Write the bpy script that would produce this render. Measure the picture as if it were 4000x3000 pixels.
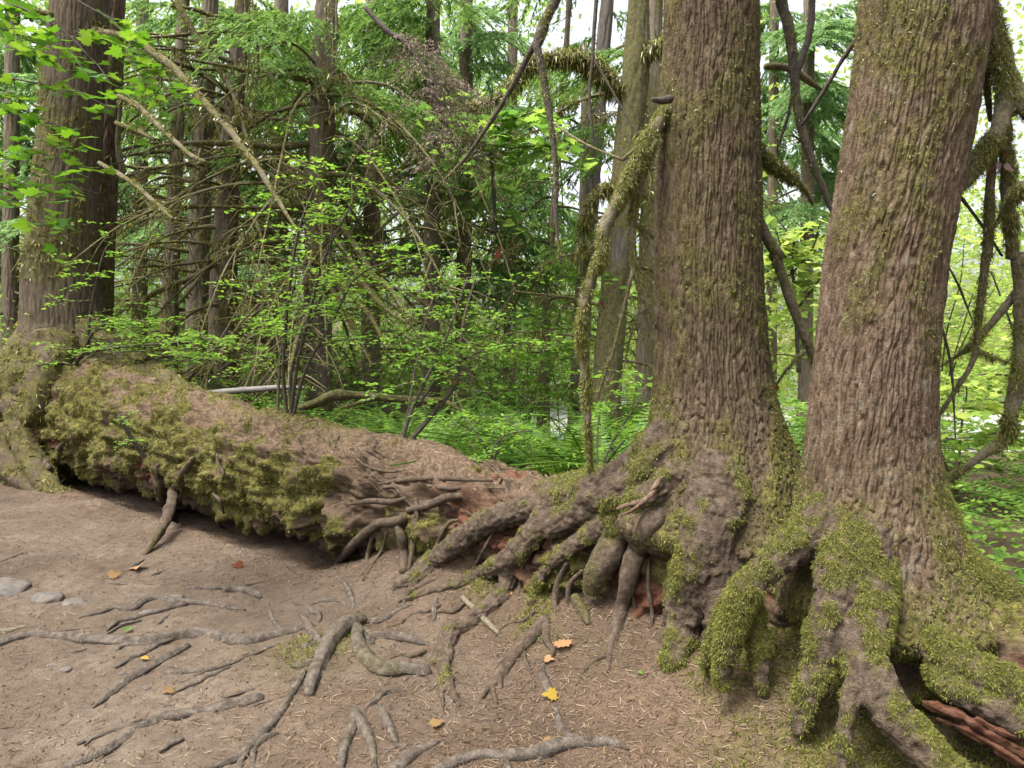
import bpy, math, random
import numpy as np

# ------------------------------------------------------------------ camera, sky, sun, exposure
for o in list(bpy.data.objects): bpy.data.objects.remove(o)
SC = bpy.context.scene; COL = SC.collection
FPX = 773.5; PITCH = math.radians(3.7); EYE = 1.6
cam_d = bpy.data.cameras.new('camera'); cam = bpy.data.objects.new('camera', cam_d); COL.objects.link(cam)
cam_d.sensor_width = 36; cam_d.lens = 36*FPX/1024; cam_d.clip_start = .05; cam_d.clip_end = 2000
cam.location = (0, 0, EYE); cam.rotation_euler = (math.pi/2-PITCH, 0, 0); SC.camera = cam
SUN_EL, SUN_AZ = 66, 236          # azimuth clockwise from +Y (the viewing direction)
W = bpy.data.worlds.new('World'); SC.world = W; W.use_nodes = True
nt = W.node_tree; bg = nt.nodes['Background']
sky = nt.nodes.new('ShaderNodeTexSky'); sky.sky_type = 'NISHITA'; sky.sun_disc = False
sky.sun_elevation = math.radians(SUN_EL); sky.sun_rotation = math.radians(SUN_AZ)
sky.air_density = .6; sky.dust_density = 6.0; sky.ozone_density = 1.0
hs = nt.nodes.new('ShaderNodeHueSaturation'); hs.inputs['Saturation'].default_value = .3; hs.inputs['Value'].default_value = 1.2      # thin bright overcast
nt.links.new(sky.outputs[0], hs.inputs['Color']); nt.links.new(hs.outputs[0], bg.inputs[0]); bg.inputs[1].default_value = .15
sl = bpy.data.lights.new('sun', 'SUN'); sl.energy = 2.2; sl.angle = math.radians(24); sl.color = (1, .95, .87)
so = bpy.data.objects.new('sun', sl); COL.objects.link(so); so.location = (0, 0, 30)
so.rotation_euler = (math.radians(90-SUN_EL), 0, math.radians(180-SUN_AZ))
SC.view_settings.view_transform = 'Standard'; SC.view_settings.look = 'None'
SC.view_settings.exposure = 1.62; SC.view_settings.gamma = 1
SC.cycles.use_denoising = True; SC.cycles.max_bounces = 7; SC.cycles.diffuse_bounces = 4
SC.cycles.transmission_bounces = 5; SC.cycles.transparent_max_bounces = 8

# ------------------------------------------------------------------ numbers
def RNG(s): return np.random.default_rng(s)
def sstep(a, b, x):
    t = np.clip((np.asarray(x, float)-a)/(b-a), 0, 1); return t*t*(3-2*t)
def noise(P):
    P = np.asarray(P, float); I = np.floor(P).astype(np.int64); f = P-I; u = f*f*f*(f*(f*6-15)+10)
    out = 0
    for dx in (0, 1):
        for dy in (0, 1):
            for dz in (0, 1):
                h = ((I[..., 0]+dx)*374761393+(I[..., 1]+dy)*668265263+(I[..., 2]+dz)*1274126177) & 0xffffffff
                h = ((h ^ (h >> 13))*1103515245+12345) & 0xffffffff; h = ((h ^ (h >> 15))*2246822519) & 0xffffffff; h ^= h >> 13
                g = ((h & 1023)/511.5-1)*(f[..., 0]-dx)+(((h >> 10) & 1023)/511.5-1)*(f[..., 1]-dy)+(((h >> 20) & 1023)/511.5-1)*(f[..., 2]-dz)
                out = out+g*(u[..., 0] if dx else 1-u[..., 0])*(u[..., 1] if dy else 1-u[..., 1])*(u[..., 2] if dz else 1-u[..., 2])
    return out*1.2
def fbm(P, o=4, gain=.5):
    P = np.asarray(P, float); a = 1; s = 0
    for i in range(o): s = s+a*noise(P*2**i+i*17.3); a *= gain
    return s
def nrm(v): return v/np.maximum(np.linalg.norm(v, axis=-1, keepdims=True), 1e-9)

# picture helpers: tile letters are crops of the photograph; a pixel becomes a ray into the place
TL = dict(A=(0, 0), B=(1330, 0), C=(2660, 0), D=(0, 1000), E=(1330, 1000), F=(2660, 1000), G=(0, 2000), H=(1330, 2000), I=(2660, 2000))
def pix(tile, x, y):
    if tile == 'W': return x*.46293, y*.46293
    ox, oy = TL[tile]; k = 1340/2212
    return (ox+x*k)*.256, (oy+y*k)*.256
def kz(tile): return .46293 if tile == 'W' else .15508
def ray(px, py):
    v = (384-py)/FPX
    return np.array([(px-512)/FPX, math.cos(PITCH)+math.sin(PITCH)*v, -math.sin(PITCH)+math.cos(PITCH)*v])
def atY(px, py, Y):
    d = ray(px, py); s = Y/d[1]; return np.array([0, 0, EYE])+d*s, s

# ------------------------------------------------------------------ terrain and log as functions
LA = np.array([-.89, 5.39]); LU = np.array([.76, -.65])/math.hypot(.76, .65); LN = np.array([-LU[1], LU[0]])
def log_tw(X, Y):
    dx = X-LA[0]; dy = Y-LA[1]
    return dx*LU[0]+dy*LU[1], dx*LN[0]+dy*LN[1]
def log_R(t): return np.interp(t, [-8, -5.5, -4, -2, 0, 1.2, 2.4, 3.0, 3.5, 5], [.56, .60, .56, .49, .445, .40, .385, .36, .27, .25])
def log_C(t): return log_R(t)*np.interp(t, [-8, -4, 0, 3], [.95, .97, .98, .95])
def gz(X, Y, fine=True):
    X = np.asarray(X, float); Y = np.asarray(Y, float)
    t, w = log_tw(X, Y)
    z = sstep(.4, 3, w)*sstep(-.5, -6, X)*.5
    z = z-sstep(9, 17, Y)*sstep(-4.5, .5, X)*.85
    z = z+sstep(40, 80, Y)*3
    z = z-.085*sstep(-5.5, -4.5, t)*sstep(-.1, -.5, t)*sstep(-.5, -.3, w)*sstep(.5, .2, w)  # ground sunk under the log, a shape added to darken the gap there
    z = z+.10*np.exp(-((X-1.45)**2+(Y-3.0)**2)/.35)
    n = np.stack([X, Y, 0*X], -1)
    z = z+.34*sstep(-.25, .7, t)*sstep(3.6, 3.0, t)*sstep(-1.0, -.12, w)*sstep(.9, .2, w)
    z = z+.03*fbm(n*.9+3, 2)+.022*fbm(n*2.6+8, 2)*sstep(20, 12, Y)
    z = z+.05*np.exp(-((X+.9)**2+(Y-3.9)**2)/.25)
    if fine: z = z+(.016*fbm(n*5, 3)+.009*fbm(n*19, 2))*sstep(22, 12, Y)
    return z
def solid(p, infl=.0):
    t, w = log_tw(p[..., 0], p[..., 1]); R = log_R(t)+infl
    inl = ((w/R)**2+((p[..., 2]-log_C(t))/R)**2 < 1) & (t > -7.6) & (t < 5.2)
    return inl | (p[..., 2] < gz(p[..., 0], p[..., 1], False))
def drape(px, py, infl=.02):
    d = ray(px, py); o = np.array([0, 0, EYE]); s = np.linspace(1.5, 30, 2400)
    h = solid(o+d*s[:, None], infl); i = int(np.argmax(h)) if h.any() else len(s)-1
    a, b = s[max(i-1, 0)], s[i]
    for _ in range(18):
        m = (a+b)/2
        if solid((o+d*m)[None], infl)[0]: b = m
        else: a = m
    return o+d*b, b

# ------------------------------------------------------------------ mesh helpers
LOC = {}
class MB:
    def __init__(s): s.V = []; s.Q = []; s.T = []; s.n = 0; s.A = {}
    def add(s, V, Q=None, T=None, **at):
        V = np.asarray(V, float)
        if Q is not None and len(Q): s.Q.append(np.asarray(Q)+s.n)
        if T is not None and len(T): s.T.append(np.asarray(T)+s.n)
        for k in set(s.A) | set(at):
            s.A.setdefault(k, [np.zeros(s.n)] if s.n else [])
            s.A[k].append(np.broadcast_to(np.asarray(at.get(k, 0.), float), (len(V),)))
        s.V.append(V); s.n += len(V); return s
    def arr(s):
        V = np.concatenate(s.V) if s.V else np.zeros((0, 3))
        Q = np.concatenate(s.Q) if s.Q else np.zeros((0, 4), int)
        T = np.concatenate(s.T) if s.T else np.zeros((0, 3), int)
        return V, Q, T
    def build(s, name, mat, parent=None, smooth=True):
        V, Q, T = s.arr()
        if parent is not None: V = V-LOC[parent.name]
        me = bpy.data.meshes.new(name)
        me.vertices.add(len(V)); me.vertices.foreach_set('co', V.astype(np.float32).ravel())
        L = np.concatenate([Q.ravel(), T.ravel()]).astype(np.int32)
        me.loops.add(len(L)); me.loops.foreach_set('vertex_index', L)
        st = np.concatenate([np.arange(len(Q))*4, len(Q)*4+np.arange(len(T))*3]).astype(np.int32)
        me.polygons.add(len(st)); me.polygons.foreach_set('loop_start', st)
        for k, v in s.A.items():
            a = me.attributes.new(k, 'FLOAT', 'POINT'); a.data.foreach_set('value', np.concatenate(v).astype(np.float32))
        me.update(calc_edges=True); me.validate()
        if smooth: me.polygons.foreach_set('use_smooth', np.ones(len(me.polygons), bool))
        me.materials.append(mat)
        o = bpy.data.objects.new(name, me); COL.objects.link(o)
        LOC[o.name] = np.zeros(3) if parent is None else LOC[parent.name]
        if parent is not None: o.parent = parent
        return o
def tag(o, label=None, cat=None, group=None, kind=None):
    if label: o['label'] = label
    if cat: o['category'] = cat
    if group: o['group'] = group
    if kind: o['kind'] = kind
    return o
def thing(name, label, cat, loc, group=None):
    o = bpy.data.objects.new(name, None); COL.objects.link(o); o.location = [float(c) for c in loc]; o.empty_display_size = .2
    LOC[o.name] = np.array(loc, float); return tag(o, label, cat, group)
def seat(o, loc):
    """a thing that is one mesh: move its origin to its base"""
    loc = np.array(loc, float); me = o.data; n = len(me.vertices); c = np.empty(n*3, np.float32)
    me.vertices.foreach_get('co', c); me.vertices.foreach_set('co', (c.reshape(-1, 3)-loc).astype(np.float32).ravel()); o.location = loc
    return o
def spl(P, step):
    P = np.asarray(P, float); n = len(P)
    if n == 2: P = np.array([P[0], (P[0]+P[1])/2, P[1]]); n = 3
    E = np.vstack([2*P[0]-P[1], P, 2*P[-1]-P[-2]]); out = []
    for i in range(n-1):
        a, b, c, d = E[i:i+4]; m = max(1, int(np.linalg.norm((c-b)[:3])/step+.5))
        for t in np.arange(m)/m:
            out.append(.5*(2*b+(c-a)*t+(2*a-5*b+4*c-d)*t*t+(3*b-a-3*c+d)*t**3))
    out.append(P[-1]); out = np.array(out); out[:, 3] = np.maximum(out[:, 3], 1e-4); return out
def tube(mb, P, seg=8, step=.05, knob=0., fr=12., ribs=0., **at):
    S = spl(P, step); C = S[:, :3]; r = S[:, 3]; n = len(C)
    T = nrm(np.gradient(C, axis=0)); ref = np.array([0, 0, 1.]) if abs(T[0][2]) < .9 else np.array([1., 0, 0])
    U = np.zeros_like(C); u = nrm(np.cross(T[0], ref))
    for i in range(n):
        u = u-T[i]*np.dot(u, T[i]); u = u/max(np.linalg.norm(u), 1e-9); U[i] = u
    B = np.cross(T, U); th = np.arange(seg)/seg*2*math.pi
    ring = U[:, None]*np.cos(th)[None, :, None]+B[:, None]*np.sin(th)[None, :, None]
    R = np.repeat(r[:, None], seg, 1)
    if knob:
        q = (C[:, None]+ring*R[..., None]); R = R*(1+knob*fbm(q*fr, 3))
        if ribs:
            sd = np.arange(n)*step
            q2 = np.stack([np.cos(th)[None]*1.6+0*R, np.sin(th)[None]*1.6+0*R, np.repeat(sd[:, None], seg, 1)*2.2], -1)+C[0].sum()*7
            R = R*(1+ribs*fbm(q2, 3)+.09*fbm(q2*np.array([2.6, 2.6, 2.2])+5, 2))
    V = C[:, None]+ring*R[..., None]
    i = np.arange(n-1)[:, None]*seg; j = np.arange(seg)[None]; k = (j+1) % seg
    Q = np.stack([i+j, i+k, i+seg+k, i+seg+j], -1).reshape(-1, 4)
    V = np.vstack([V.reshape(-1, 3), C[0]-T[0]*r[0]*.4, C[-1]+T[-1]*r[-1]*.6])
    e = (n-1)*seg; j = np.arange(seg); k = (j+1) % seg
    Tt = np.vstack([np.stack([k, j, j*0+n*seg], -1), np.stack([e+j, e+k, j*0+n*seg+1], -1)])
    mb.add(V, Q, Tt, **at); return S
def frames(d, up):
    d = nrm(d); x = nrm(np.cross(d, up)); return np.stack([x, d, np.cross(x, d)], -1)
def place(mb, tpl, pos, R, sc, **at):
    TV, TQ, TT = tpl; N = len(pos); k = len(TV)
    if N == 0: return
    sc = np.broadcast_to(np.asarray(sc, float), (N,))
    V = np.einsum('nij,kj->nki', R, TV)*sc[:, None, None]+pos[:, None]
    off = (np.arange(N)*k)[:, None, None]
    mb.add(V.reshape(-1, 3), (TQ[None]+off).reshape(-1, 4) if len(TQ) else None, (TT[None]+off).reshape(-1, 3) if len(TT) else None, **at)
NQ = np.zeros((0, 4), int); NT_ = np.zeros((0, 3), int)
LEAF = (np.array([[0, 0, 0], [.26, .35, .06], [.2, .75, .03], [0, 1, -.06], [-.2, .75, .03], [-.26, .35, .06]]), np.array([[0, 1, 2, 3], [0, 3, 4, 5]]), NT_)
DIAM = (np.array([[0, 0, 0], [.3, .5, .05], [0, 1, -.04], [-.3, .5, .05]]), np.array([[0, 1, 2, 3]]), NT_)
NEED = (np.array([[-.09, 0, 0], [.09, 0, 0], [.05, 1, -.05], [-.05, 1, -.05]]), np.array([[0, 1, 2, 3]]), NT_)
STRAW = (np.array([[-.05, -.5, 0], [.05, -.5, 0], [.05, .5, .02], [-.05, .5, .02]]), np.array([[0, 1, 2, 3]]), NT_)
_mo = [(0, 0), (.12, .03), (.3, -.08), (.33, .08), (.55, .12), (.42, .25), (.58, .42), (.4, .45), (.36, .62), (.2, .55), (.16, .8), (0, 1.0)]
_mo = _mo+[(-x, y) for x, y in _mo[-2:0:-1]]
_mv = np.array([[0, .38, 0]]+[[x, y, .1*abs(x)-.12*(y-.4)**2] for x, y in _mo]); _n = len(_mo)
MAPLE = (_mv, NQ, np.array([[0, 1+i, 1+(i+1) % _n] for i in range(_n)]))
def scatter(arr, w, n, rng):
    """points and normals on a mesh, chosen by area times the mean vertex weight w"""
    V, Q, T = arr; F = np.vstack([Q[:, [0, 1, 2]], Q[:, [0, 2, 3]], T]) if len(Q) else T
    a, b, c = V[F[:, 0]], V[F[:, 1]], V[F[:, 2]]; N = np.cross(b-a, c-a); A = np.linalg.norm(N, axis=1)
    p = A*w[F].mean(1); tot = p.sum()
    if tot <= 0: return np.zeros((0, 3)), np.zeros((0, 3))
    i = rng.choice(len(F), n, p=p/tot); u = rng.random((n, 2)); fl = u.sum(1) > 1; u[fl] = 1-u[fl]
    return a[i]+(b-a)[i]*u[:, :1]+(c-a)[i]*u[:, 1:], nrm(N[i])
def blades(mb, P, N, ln, wd, rng, out=.6, rnd=.7, down=.5, per=1):
    P = np.repeat(P, per, 0); N = np.repeat(N, per, 0); n = len(P)
    if n == 0: return
    d1 = nrm(N*out+rng.normal(0, rnd, (n, 3))*.6); d2 = nrm(d1+np.array([0, 0, -down])*rng.random((n, 1))*2)
    L = ln*(.5+rng.random((n, 1))); s = nrm(np.cross(d1, rng.normal(0, 1, (n, 3))))*wd*.5*(.6+.8*rng.random((n, 1)))
    b = P-N*.004; m = b+d1*L*.5; e = m+d2*L*.5
    V = np.stack([b-s*.6, b+s*.6, m+s, m-s, e], 1).reshape(-1, 3); o = np.arange(n)[:, None]*5
    mb.add(V, o+np.array([[0, 1, 2, 3]]), o+np.array([[3, 2, 4]]))

# ------------------------------------------------------------------ materials
def mat(name):
    m = bpy.data.materials.new(name); m.use_nodes = True; t = m.node_tree; p = t.nodes['Principled BSDF']
    return m, t, p
def nd(t, ty, **kw):
    n = t.nodes.new('ShaderNode'+ty)
    for k, v in kw.items():
        if k.startswith('i_'):
            i = n.inputs[int(k[2:]) if k[2:].isdigit() else k[2:].replace('_', ' ')]
            if isinstance(v, bpy.types.NodeSocket): t.links.new(v, i)
            else: i.default_value = v
        else: setattr(n, k, v)
    return n
def ramp(t, fac, stops, k=1.):
    stops = [(p, tuple(x*k for x in c)) for p, c in stops]
    n = nd(t, 'ValToRGB', i_0=fac); e = n.color_ramp.elements
    while len(e) > 1: e.remove(e[-1])
    e[0].position = stops[0][0]; e[0].color = (*stops[0][1], 1)
    for p, c in stops[1:]: x = e.new(p); x.color = (*c, 1)
    return n.outputs[0]
def mix(t, f, a, b):
    n = t.nodes.new('ShaderNodeMix'); n.data_type = 'RGBA'
    for i, v in ((0, f), (6, a), (7, b)):
        if isinstance(v, bpy.types.NodeSocket): t.links.new(v, n.inputs[i])
        else: n.inputs[i].default_value = v if i == 0 else (*v, 1)
    return n.outputs[2]
def tex(t, scale, detail=4, rough=.6, stretch=None, off=0):
    c = nd(t, 'NewGeometry').outputs['Position']
    mp = nd(t, 'Mapping', i_0=c); mp.inputs['Location'].default_value = (off, off*.7, off*.3)
    if stretch: mp.inputs['Scale'].default_value = stretch
    return nd(t, 'TexNoise', i_Vector=mp.outputs[0], i_Scale=scale, i_Detail=detail, i_Roughness=rough).outputs[0]
def attr(t, n): return nd(t, 'Attribute', attribute_name=n).outputs['Fac']
def math_(t, op, a, b, clamp=False):
    n = nd(t, 'Math', operation=op, use_clamp=clamp)
    for i, v in ((0, a), (1, b)):
        if isinstance(v, bpy.types.NodeSocket): t.links.new(v, n.inputs[i])
        else: n.inputs[i].default_value = v
    return n.outputs[0]
def bump(t, p, h, s, d=.02):
    b = nd(t, 'Bump', i_Height=h, i_Strength=s, i_Distance=d); t.links.new(b.outputs[0], p.inputs['Normal'])
MOSS_A, MOSS_B, MOSS_C = (.055, .052, .014), (.105, .10, .024), (.17, .16, .043)
def mosscol(t, off=0):
    return ramp(t, tex(t, 22, 5, .7, off=off), [(.3, tuple(x*.55 for x in MOSS_A)), (.5, tuple(x*.75 for x in MOSS_B)), (.7, MOSS_C)])
KF = .6
def bark_mat(name, a, b, c, moss_gain=1., stretch=(1, 1, .18), sc=40, lich=0.):
    m, t, p = mat(name)
    a, b, c = (tuple(x*KF*g for x in q) for q, g in ((a, .75), (b, .95), (c, 1.1)))
    n1 = tex(t, sc, 5, .65, stretch); n2 = tex(t, 3.2, 4, .6)
    col = ramp(t, n1, [(.3, a), (.5, b), (.72, c)])
    col = mix(t, math_(t, 'MULTIPLY', ramp(t, n2, [(.4, (0, 0, 0)), (.7, (1, 1, 1))]), .35), col, tuple(x*1.5 for x in b))
    if lich: col = mix(t, math_(t, 'MULTIPLY', ramp(t, tex(t, 9, 5, .7, off=4), [(.56, (0, 0, 0)), (.68, (1, 1, 1))]), lich), col, (.21, .21, .165))
    mk = math_(t, 'MULTIPLY', attr(t, 'moss'), moss_gain, True)
    mk = math_(t, 'MULTIPLY', mk, ramp(t, tex(t, 45, 4, .7, off=9), [(.38, (.15, .15, .15)), (.55, (1, 1, 1))]))
    col = mix(t, mk, col, mosscol(t))
    t.links.new(col, p.inputs['Base Color']); p.inputs['Roughness'].default_value = .92; p.inputs['Specular IOR Level'].default_value = .15
    bump(t, p, math_(t, 'ADD', tex(t, sc*1.6, 6, .7, stretch), tex(t, 120, 3, .7)), .8, .018)
    return m
def leaf_mat(name, cols, tr=.45, gloss=.05):
    m, t, p = mat(name); t.nodes.remove(p); out = t.nodes['Material Output']
    r = nd(t, 'NewGeometry').outputs['Random Per Island']
    k = len(cols); col = ramp(t, r, [(i/(k-1), c) for i, c in enumerate(cols)])
    d = nd(t, 'BsdfDiffuse', i_0=col); hs = nd(t, 'HueSaturation', i_Hue=.49, i_Saturation=1.05, i_Value=1.5, i_Color=col)
    tl = nd(t, 'BsdfTranslucent', i_0=hs.outputs[0]); g = nd(t, 'BsdfGlossy', i_1=.42); g.inputs[0].default_value = (.6, .65, .6, 1)
    m1 = nd(t, 'MixShader', i_0=tr, i_1=d.outputs[0], i_2=tl.outputs[0])
    fr = nd(t, 'Fresnel', i_IOR=1.4); m2 = nd(t, 'MixShader', i_0=math_(t, 'MULTIPLY', fr.outputs[0], gloss*3), i_1=m1.outputs[0], i_2=g.outputs[0])
    t.links.new(m2.outputs[0], out.inputs[0]); return m
M = {}
M['bark'] = bark_mat('hemlock_bark', (.058, .041, .024), (.130, .094, .057), (.225, .174, .115))
M['bark_red'] = bark_mat('reddish_bark', (.072, .047, .029), (.165, .113, .073), (.28, .212, .15), lich=.4)
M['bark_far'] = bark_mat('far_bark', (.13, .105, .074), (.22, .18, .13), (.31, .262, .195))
M['bark_dark'] = bark_mat('dark_bark', (.07, .053, .034), (.125, .098, .065), (.19, .155, .105))
M['bark_grey'] = bark_mat('grey_bark', (.10, .085, .07), (.17, .145, .125), (.24, .21, .185))
M['branch'] = bark_mat('mossy_branch', (.14, .115, .075), (.24, .205, .135), (.33, .29, .20), 1.25, (1, 1, 1))
M['twig'] = bark_mat('dead_twig', (.075, .06, .05), (.12, .10, .085), (.2, .17, .14), 1., (1, 1, 1))
M['root'] = bark_mat('root_bark', (.062, .043, .029), (.118, .086, .060), (.20, .155, .112), 1., (1, 1, 1), 30)
M['oldroot'] = bark_mat('worn_root', (.066, .052, .040), (.138, .112, .088), (.245, .207, .168), 1., (1, 1, 1), 26)
M['moss'] = leaf_mat('moss_tuft', [(.045, .046, .014), (.085, .088, .022), (.135, .135, .033), (.20, .195, .055), (.10, .072, .035)], .35, .03)
M['moss_br'] = leaf_mat('feathery_moss', [(.05, .055, .014), (.098, .11, .022), (.15, .162, .034), (.24, .245, .065), (.10, .075, .03)], .4, .05)
M['maple'] = leaf_mat('maple_leaf', [(.035, .10, .010), (.055, .14, .013), (.08, .18, .016), (.12, .21, .025)], .5)
M['huck'] = leaf_mat('huckleberry_leaf', [(.07, .16, .02), (.10, .21, .025), (.14, .26, .035), (.19, .30, .045)], .5)
M['bushy'] = leaf_mat('understory_leaf', [(.075, .17, .03), (.105, .215, .036), (.155, .28, .045), (.23, .34, .065)], .55)
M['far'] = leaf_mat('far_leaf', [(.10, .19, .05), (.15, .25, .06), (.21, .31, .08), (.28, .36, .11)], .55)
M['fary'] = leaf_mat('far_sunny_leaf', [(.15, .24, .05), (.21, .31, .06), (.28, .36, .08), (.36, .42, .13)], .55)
M['needle'] = leaf_mat('hemlock_needle', [(.05, .105, .022), (.074, .145, .03), (.106, .19, .04), (.155, .24, .055)], .45)
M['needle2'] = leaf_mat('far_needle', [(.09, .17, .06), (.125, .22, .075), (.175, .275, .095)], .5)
M['fern'] = leaf_mat('fern_frond', [(.028, .068, .010), (.046, .10, .014), (.075, .145, .02), (.13, .21, .035)], .35, .02)
M['dead'] = leaf_mat('dead_foliage', [(.11, .085, .065), (.15, .12, .09), (.19, .15, .115)], .2, .03)
M['straw'] = leaf_mat('needle_litter', [(.05, .034, .022), (.09, .06, .036), (.13, .092, .056), (.20, .155, .105), (.095, .055, .034), (.055, .042, .028)], .1, .05)
M['leaf_y'] = leaf_mat('yellow_leaf', [(0.197, 0.133, 0.020), (0.216, 0.150, 0.031)], .2)
M['leaf_o'] = leaf_mat('orange_leaf', [(.20, .11, .055), (.25, .14, .07)], .2)
M['leaf_t'] = leaf_mat('tan_leaf', [(0.129, 0.083, 0.035), (0.158, 0.102, 0.047)], .2)
M['leaf_r'] = leaf_mat('brown_red_leaf', [(0.079, 0.020, 0.012), (0.102, 0.031, 0.016)], .3)

def ground_mat():
    m, t, p = mat('forest_dirt')
    n1 = tex(t, 1.1, 5, .6); n2 = tex(t, 14, 6, .7); n3 = tex(t, 70, 4, .7)
    col = ramp(t, n1, [(.30, (.064, .048, .034)), (.5, (.118, .091, .066)), (.70, (.175, .141, .107))])
    red = mix(t, ramp(t, tex(t, 2.2, 5, .65, off=5), [(.44, (0, 0, 0)), (.62, (1, 1, 1))]), (.075, .050, .034), (.125, .082, .055))
    col = mix(t, math_(t, 'MULTIPLY', attr(t, 'litter'), .85), col, red)
    col = mix(t, ramp(t, n2, [(.40, (.55, .55, .55)), (.60, (0, 0, 0))]), col, (.062, .047, .035))
    col = mix(t, ramp(t, n3, [(.60, (0, 0, 0)), (.75, (.55, .55, .55))]), col, (.24, .19, .14))
    col = mix(t, math_(t, 'MULTIPLY', attr(t, 'floor'), .85), col, (.075, .055, .035))
    mk = math_(t, 'MULTIPLY', attr(t, 'moss'), ramp(t, tex(t, 30, 5, .7, off=2), [(.40, (0, 0, 0)), (.56, (1, 1, 1))]))
    col = mix(t, mk, col, mosscol(t, 3))
    t.links.new(col, p.inputs['Base Color']); p.inputs['Roughness'].default_value = .95; p.inputs['Specular IOR Level'].default_value = .1
    bump(t, p, math_(t, 'ADD', tex(t, 38, 7, .75), math_(t, 'MULTIPLY', tex(t, 150, 3, .7), .6)), .8, .022); return m
def log_mat():
    m, t, p = mat('rotting_log')
    along = nd(t, 'Mapping', vector_type='POINT', i_0=nd(t, 'NewGeometry').outputs['Position'])
    along.inputs['Rotation'].default_value = (0, 0, math.atan2(.65, .76)); along.inputs['Scale'].default_value = (.16, 1, 1)
    gr = nd(t, 'TexNoise', i_Vector=along.outputs[0], i_Scale=34., i_Detail=6., i_Roughness=.65).outputs[0]
    col = ramp(t, gr, [(.3, (.032, .022, .014)), (.5, (.080, .055, .036)), (.7, (.135, .096, .066))])
    red = ramp(t, gr, [(.3, (.05, .020, .012)), (.5, (.105, .046, .028)), (.7, (.155, .080, .052))])
    lit = ramp(t, tex(t, 55, 5, .75), [(.32, (.050, .034, .022)), (.5, (.108, .075, .049)), (.68, (.185, .138, .098))])
    col = mix(t, attr(t, 'red'), col, red)
    col = mix(t, attr(t, 'litter'), col, lit)
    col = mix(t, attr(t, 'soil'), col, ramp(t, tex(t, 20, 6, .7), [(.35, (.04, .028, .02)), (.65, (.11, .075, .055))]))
    mk = math_(t, 'MULTIPLY', attr(t, 'moss'), ramp(t, tex(t, 26, 5, .7, off=9), [(.36, (.1, .1, .1)), (.52, (1, 1, 1))]))
    col = mix(t, mk, col, mosscol(t))
    t.links.new(col, p.inputs['Base Color']); p.inputs['Roughness'].default_value = .95; p.inputs['Specular IOR Level'].default_value = .1
    bump(t, p, math_(t, 'ADD', gr, tex(t, 70, 6, .75)), .8, .02); return m
def rock_mat():
    m, t, p = mat('grey_rock'); n = tex(t, 30, 6, .7)
    col = ramp(t, n, [(.3, (.035, .030, .024)), (.5, (.062, .053, .045)), (.7, (.10, .092, .083))])
    col = mix(t, math_(t, 'MULTIPLY', ramp(t, tex(t, 7, 5), [(.45, (0, 0, 0)), (.6, (1, 1, 1))]), .7), col, (.085, .066, .05))
    t.links.new(col, p.inputs['Base Color']); p.inputs['Roughness'].default_value = .8; bump(t, p, tex(t, 60, 6, .7), .5, .01); return m
M['ground'] = ground_mat(); M['log'] = log_mat(); M['rock'] = rock_mat()
m, t, p = mat('river_water'); p.inputs['Base Color'].default_value = (.18, .22, .2, 1); p.inputs['Roughness'].default_value = .12
bump(t, p, tex(t, 3, 4, .6, (1, 3, 1)), .5, .1); M['water'] = m
m, t, p = mat('pale_bare_wood'); t.links.new(ramp(t, tex(t, 30, 5, .6, (.2, 1, 1)), [(.3, (.075, .068, .056)), (.7, (.14, .13, .115))]), p.inputs['Base Color']); p.inputs['Roughness'].default_value = .8; M['pale'] = m
m, t, p = mat('splintered_wood'); t.links.new(ramp(t, tex(t, 45, 6, .7, (1, 1, .2)), [(.3, (.045, .025, .015)), (.5, (.095, .056, .034)), (.7, (.15, .10, .066))]), p.inputs['Base Color']); p.inputs['Roughness'].default_value = .9
bump(t, p, tex(t, 60, 5, .7, (1, 1, .2)), .8, .02); M['splinter'] = m

# ------------------------------------------------------------------ setting: ground, river
def warp(a, b, fine, lo, hi, g=1.13):
    x = list(np.arange(a, b, fine)); s = fine
    while x[-1] < hi: s *= g; x.append(x[-1]+s)
    s = fine; y = [a]
    while y[-1] > lo: s *= g; y.append(y[-1]-s)
    return np.array(y[:0:-1]+x)
gx = warp(-5.2, 2.6, .020, -140, 140); gy = warp(2.3, 7.6, .020, -50, 170)
GX, GY = np.meshgrid(gx, gy); nx, ny = len(gx), len(gy)
GZ = gz(GX, GY); P2 = np.stack([GX, GY, GX*0], -1); tt, ww = log_tw(GX, GY)
dens = np.clip(.5+.9*fbm(P2*1.3+7, 4), 0, 1)
g_lit = np.clip(sstep(-1.6, .2, GX)*(.5+.6*dens)+.8*sstep(-1.1, -.5, ww)*dens+.25*dens, 0, 1)
g_moss = np.clip(sstep(.55, 1.15, GX+.35*fbm(P2*2, 3))*sstep(4.2, 3.4, GY)*(.35+.9*dens), 0, 1)*(ww < .3)
bankm = sstep(.4, 1.0, tt)*sstep(-.95, -.5, ww)*sstep(.3, 0, ww); g_lit = np.maximum(g_lit, bankm*(.6+.4*dens)); g_moss = np.maximum(g_moss, bankm*sstep(.45, .75, dens)*.8)
g_moss = np.maximum(g_moss, .8*np.exp(-((GX+.95)**2+(GY-3.75)**2)/.06)*dens)
g_floor = sstep(-.3, .5, ww)
i = np.arange(ny-1)[:, None]*nx+np.arange(nx-1)[None]
mb = MB().add(np.stack([GX, GY, GZ], -1).reshape(-1, 3), np.stack([i, i+1, i+nx+1, i+nx], -1).reshape(-1, 4), None,
              litter=g_lit.ravel(), moss=g_moss.ravel(), floor=g_floor.ravel())
ground = tag(mb.build('ground', M['ground']), kind='structure')
near = (i[(GY[:-1, :-1] > 2.2) & (GY[:-1, :-1] < 9) & (GX[:-1, :-1] > -6) & (GX[:-1, :-1] < 3)]).ravel()
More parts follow.
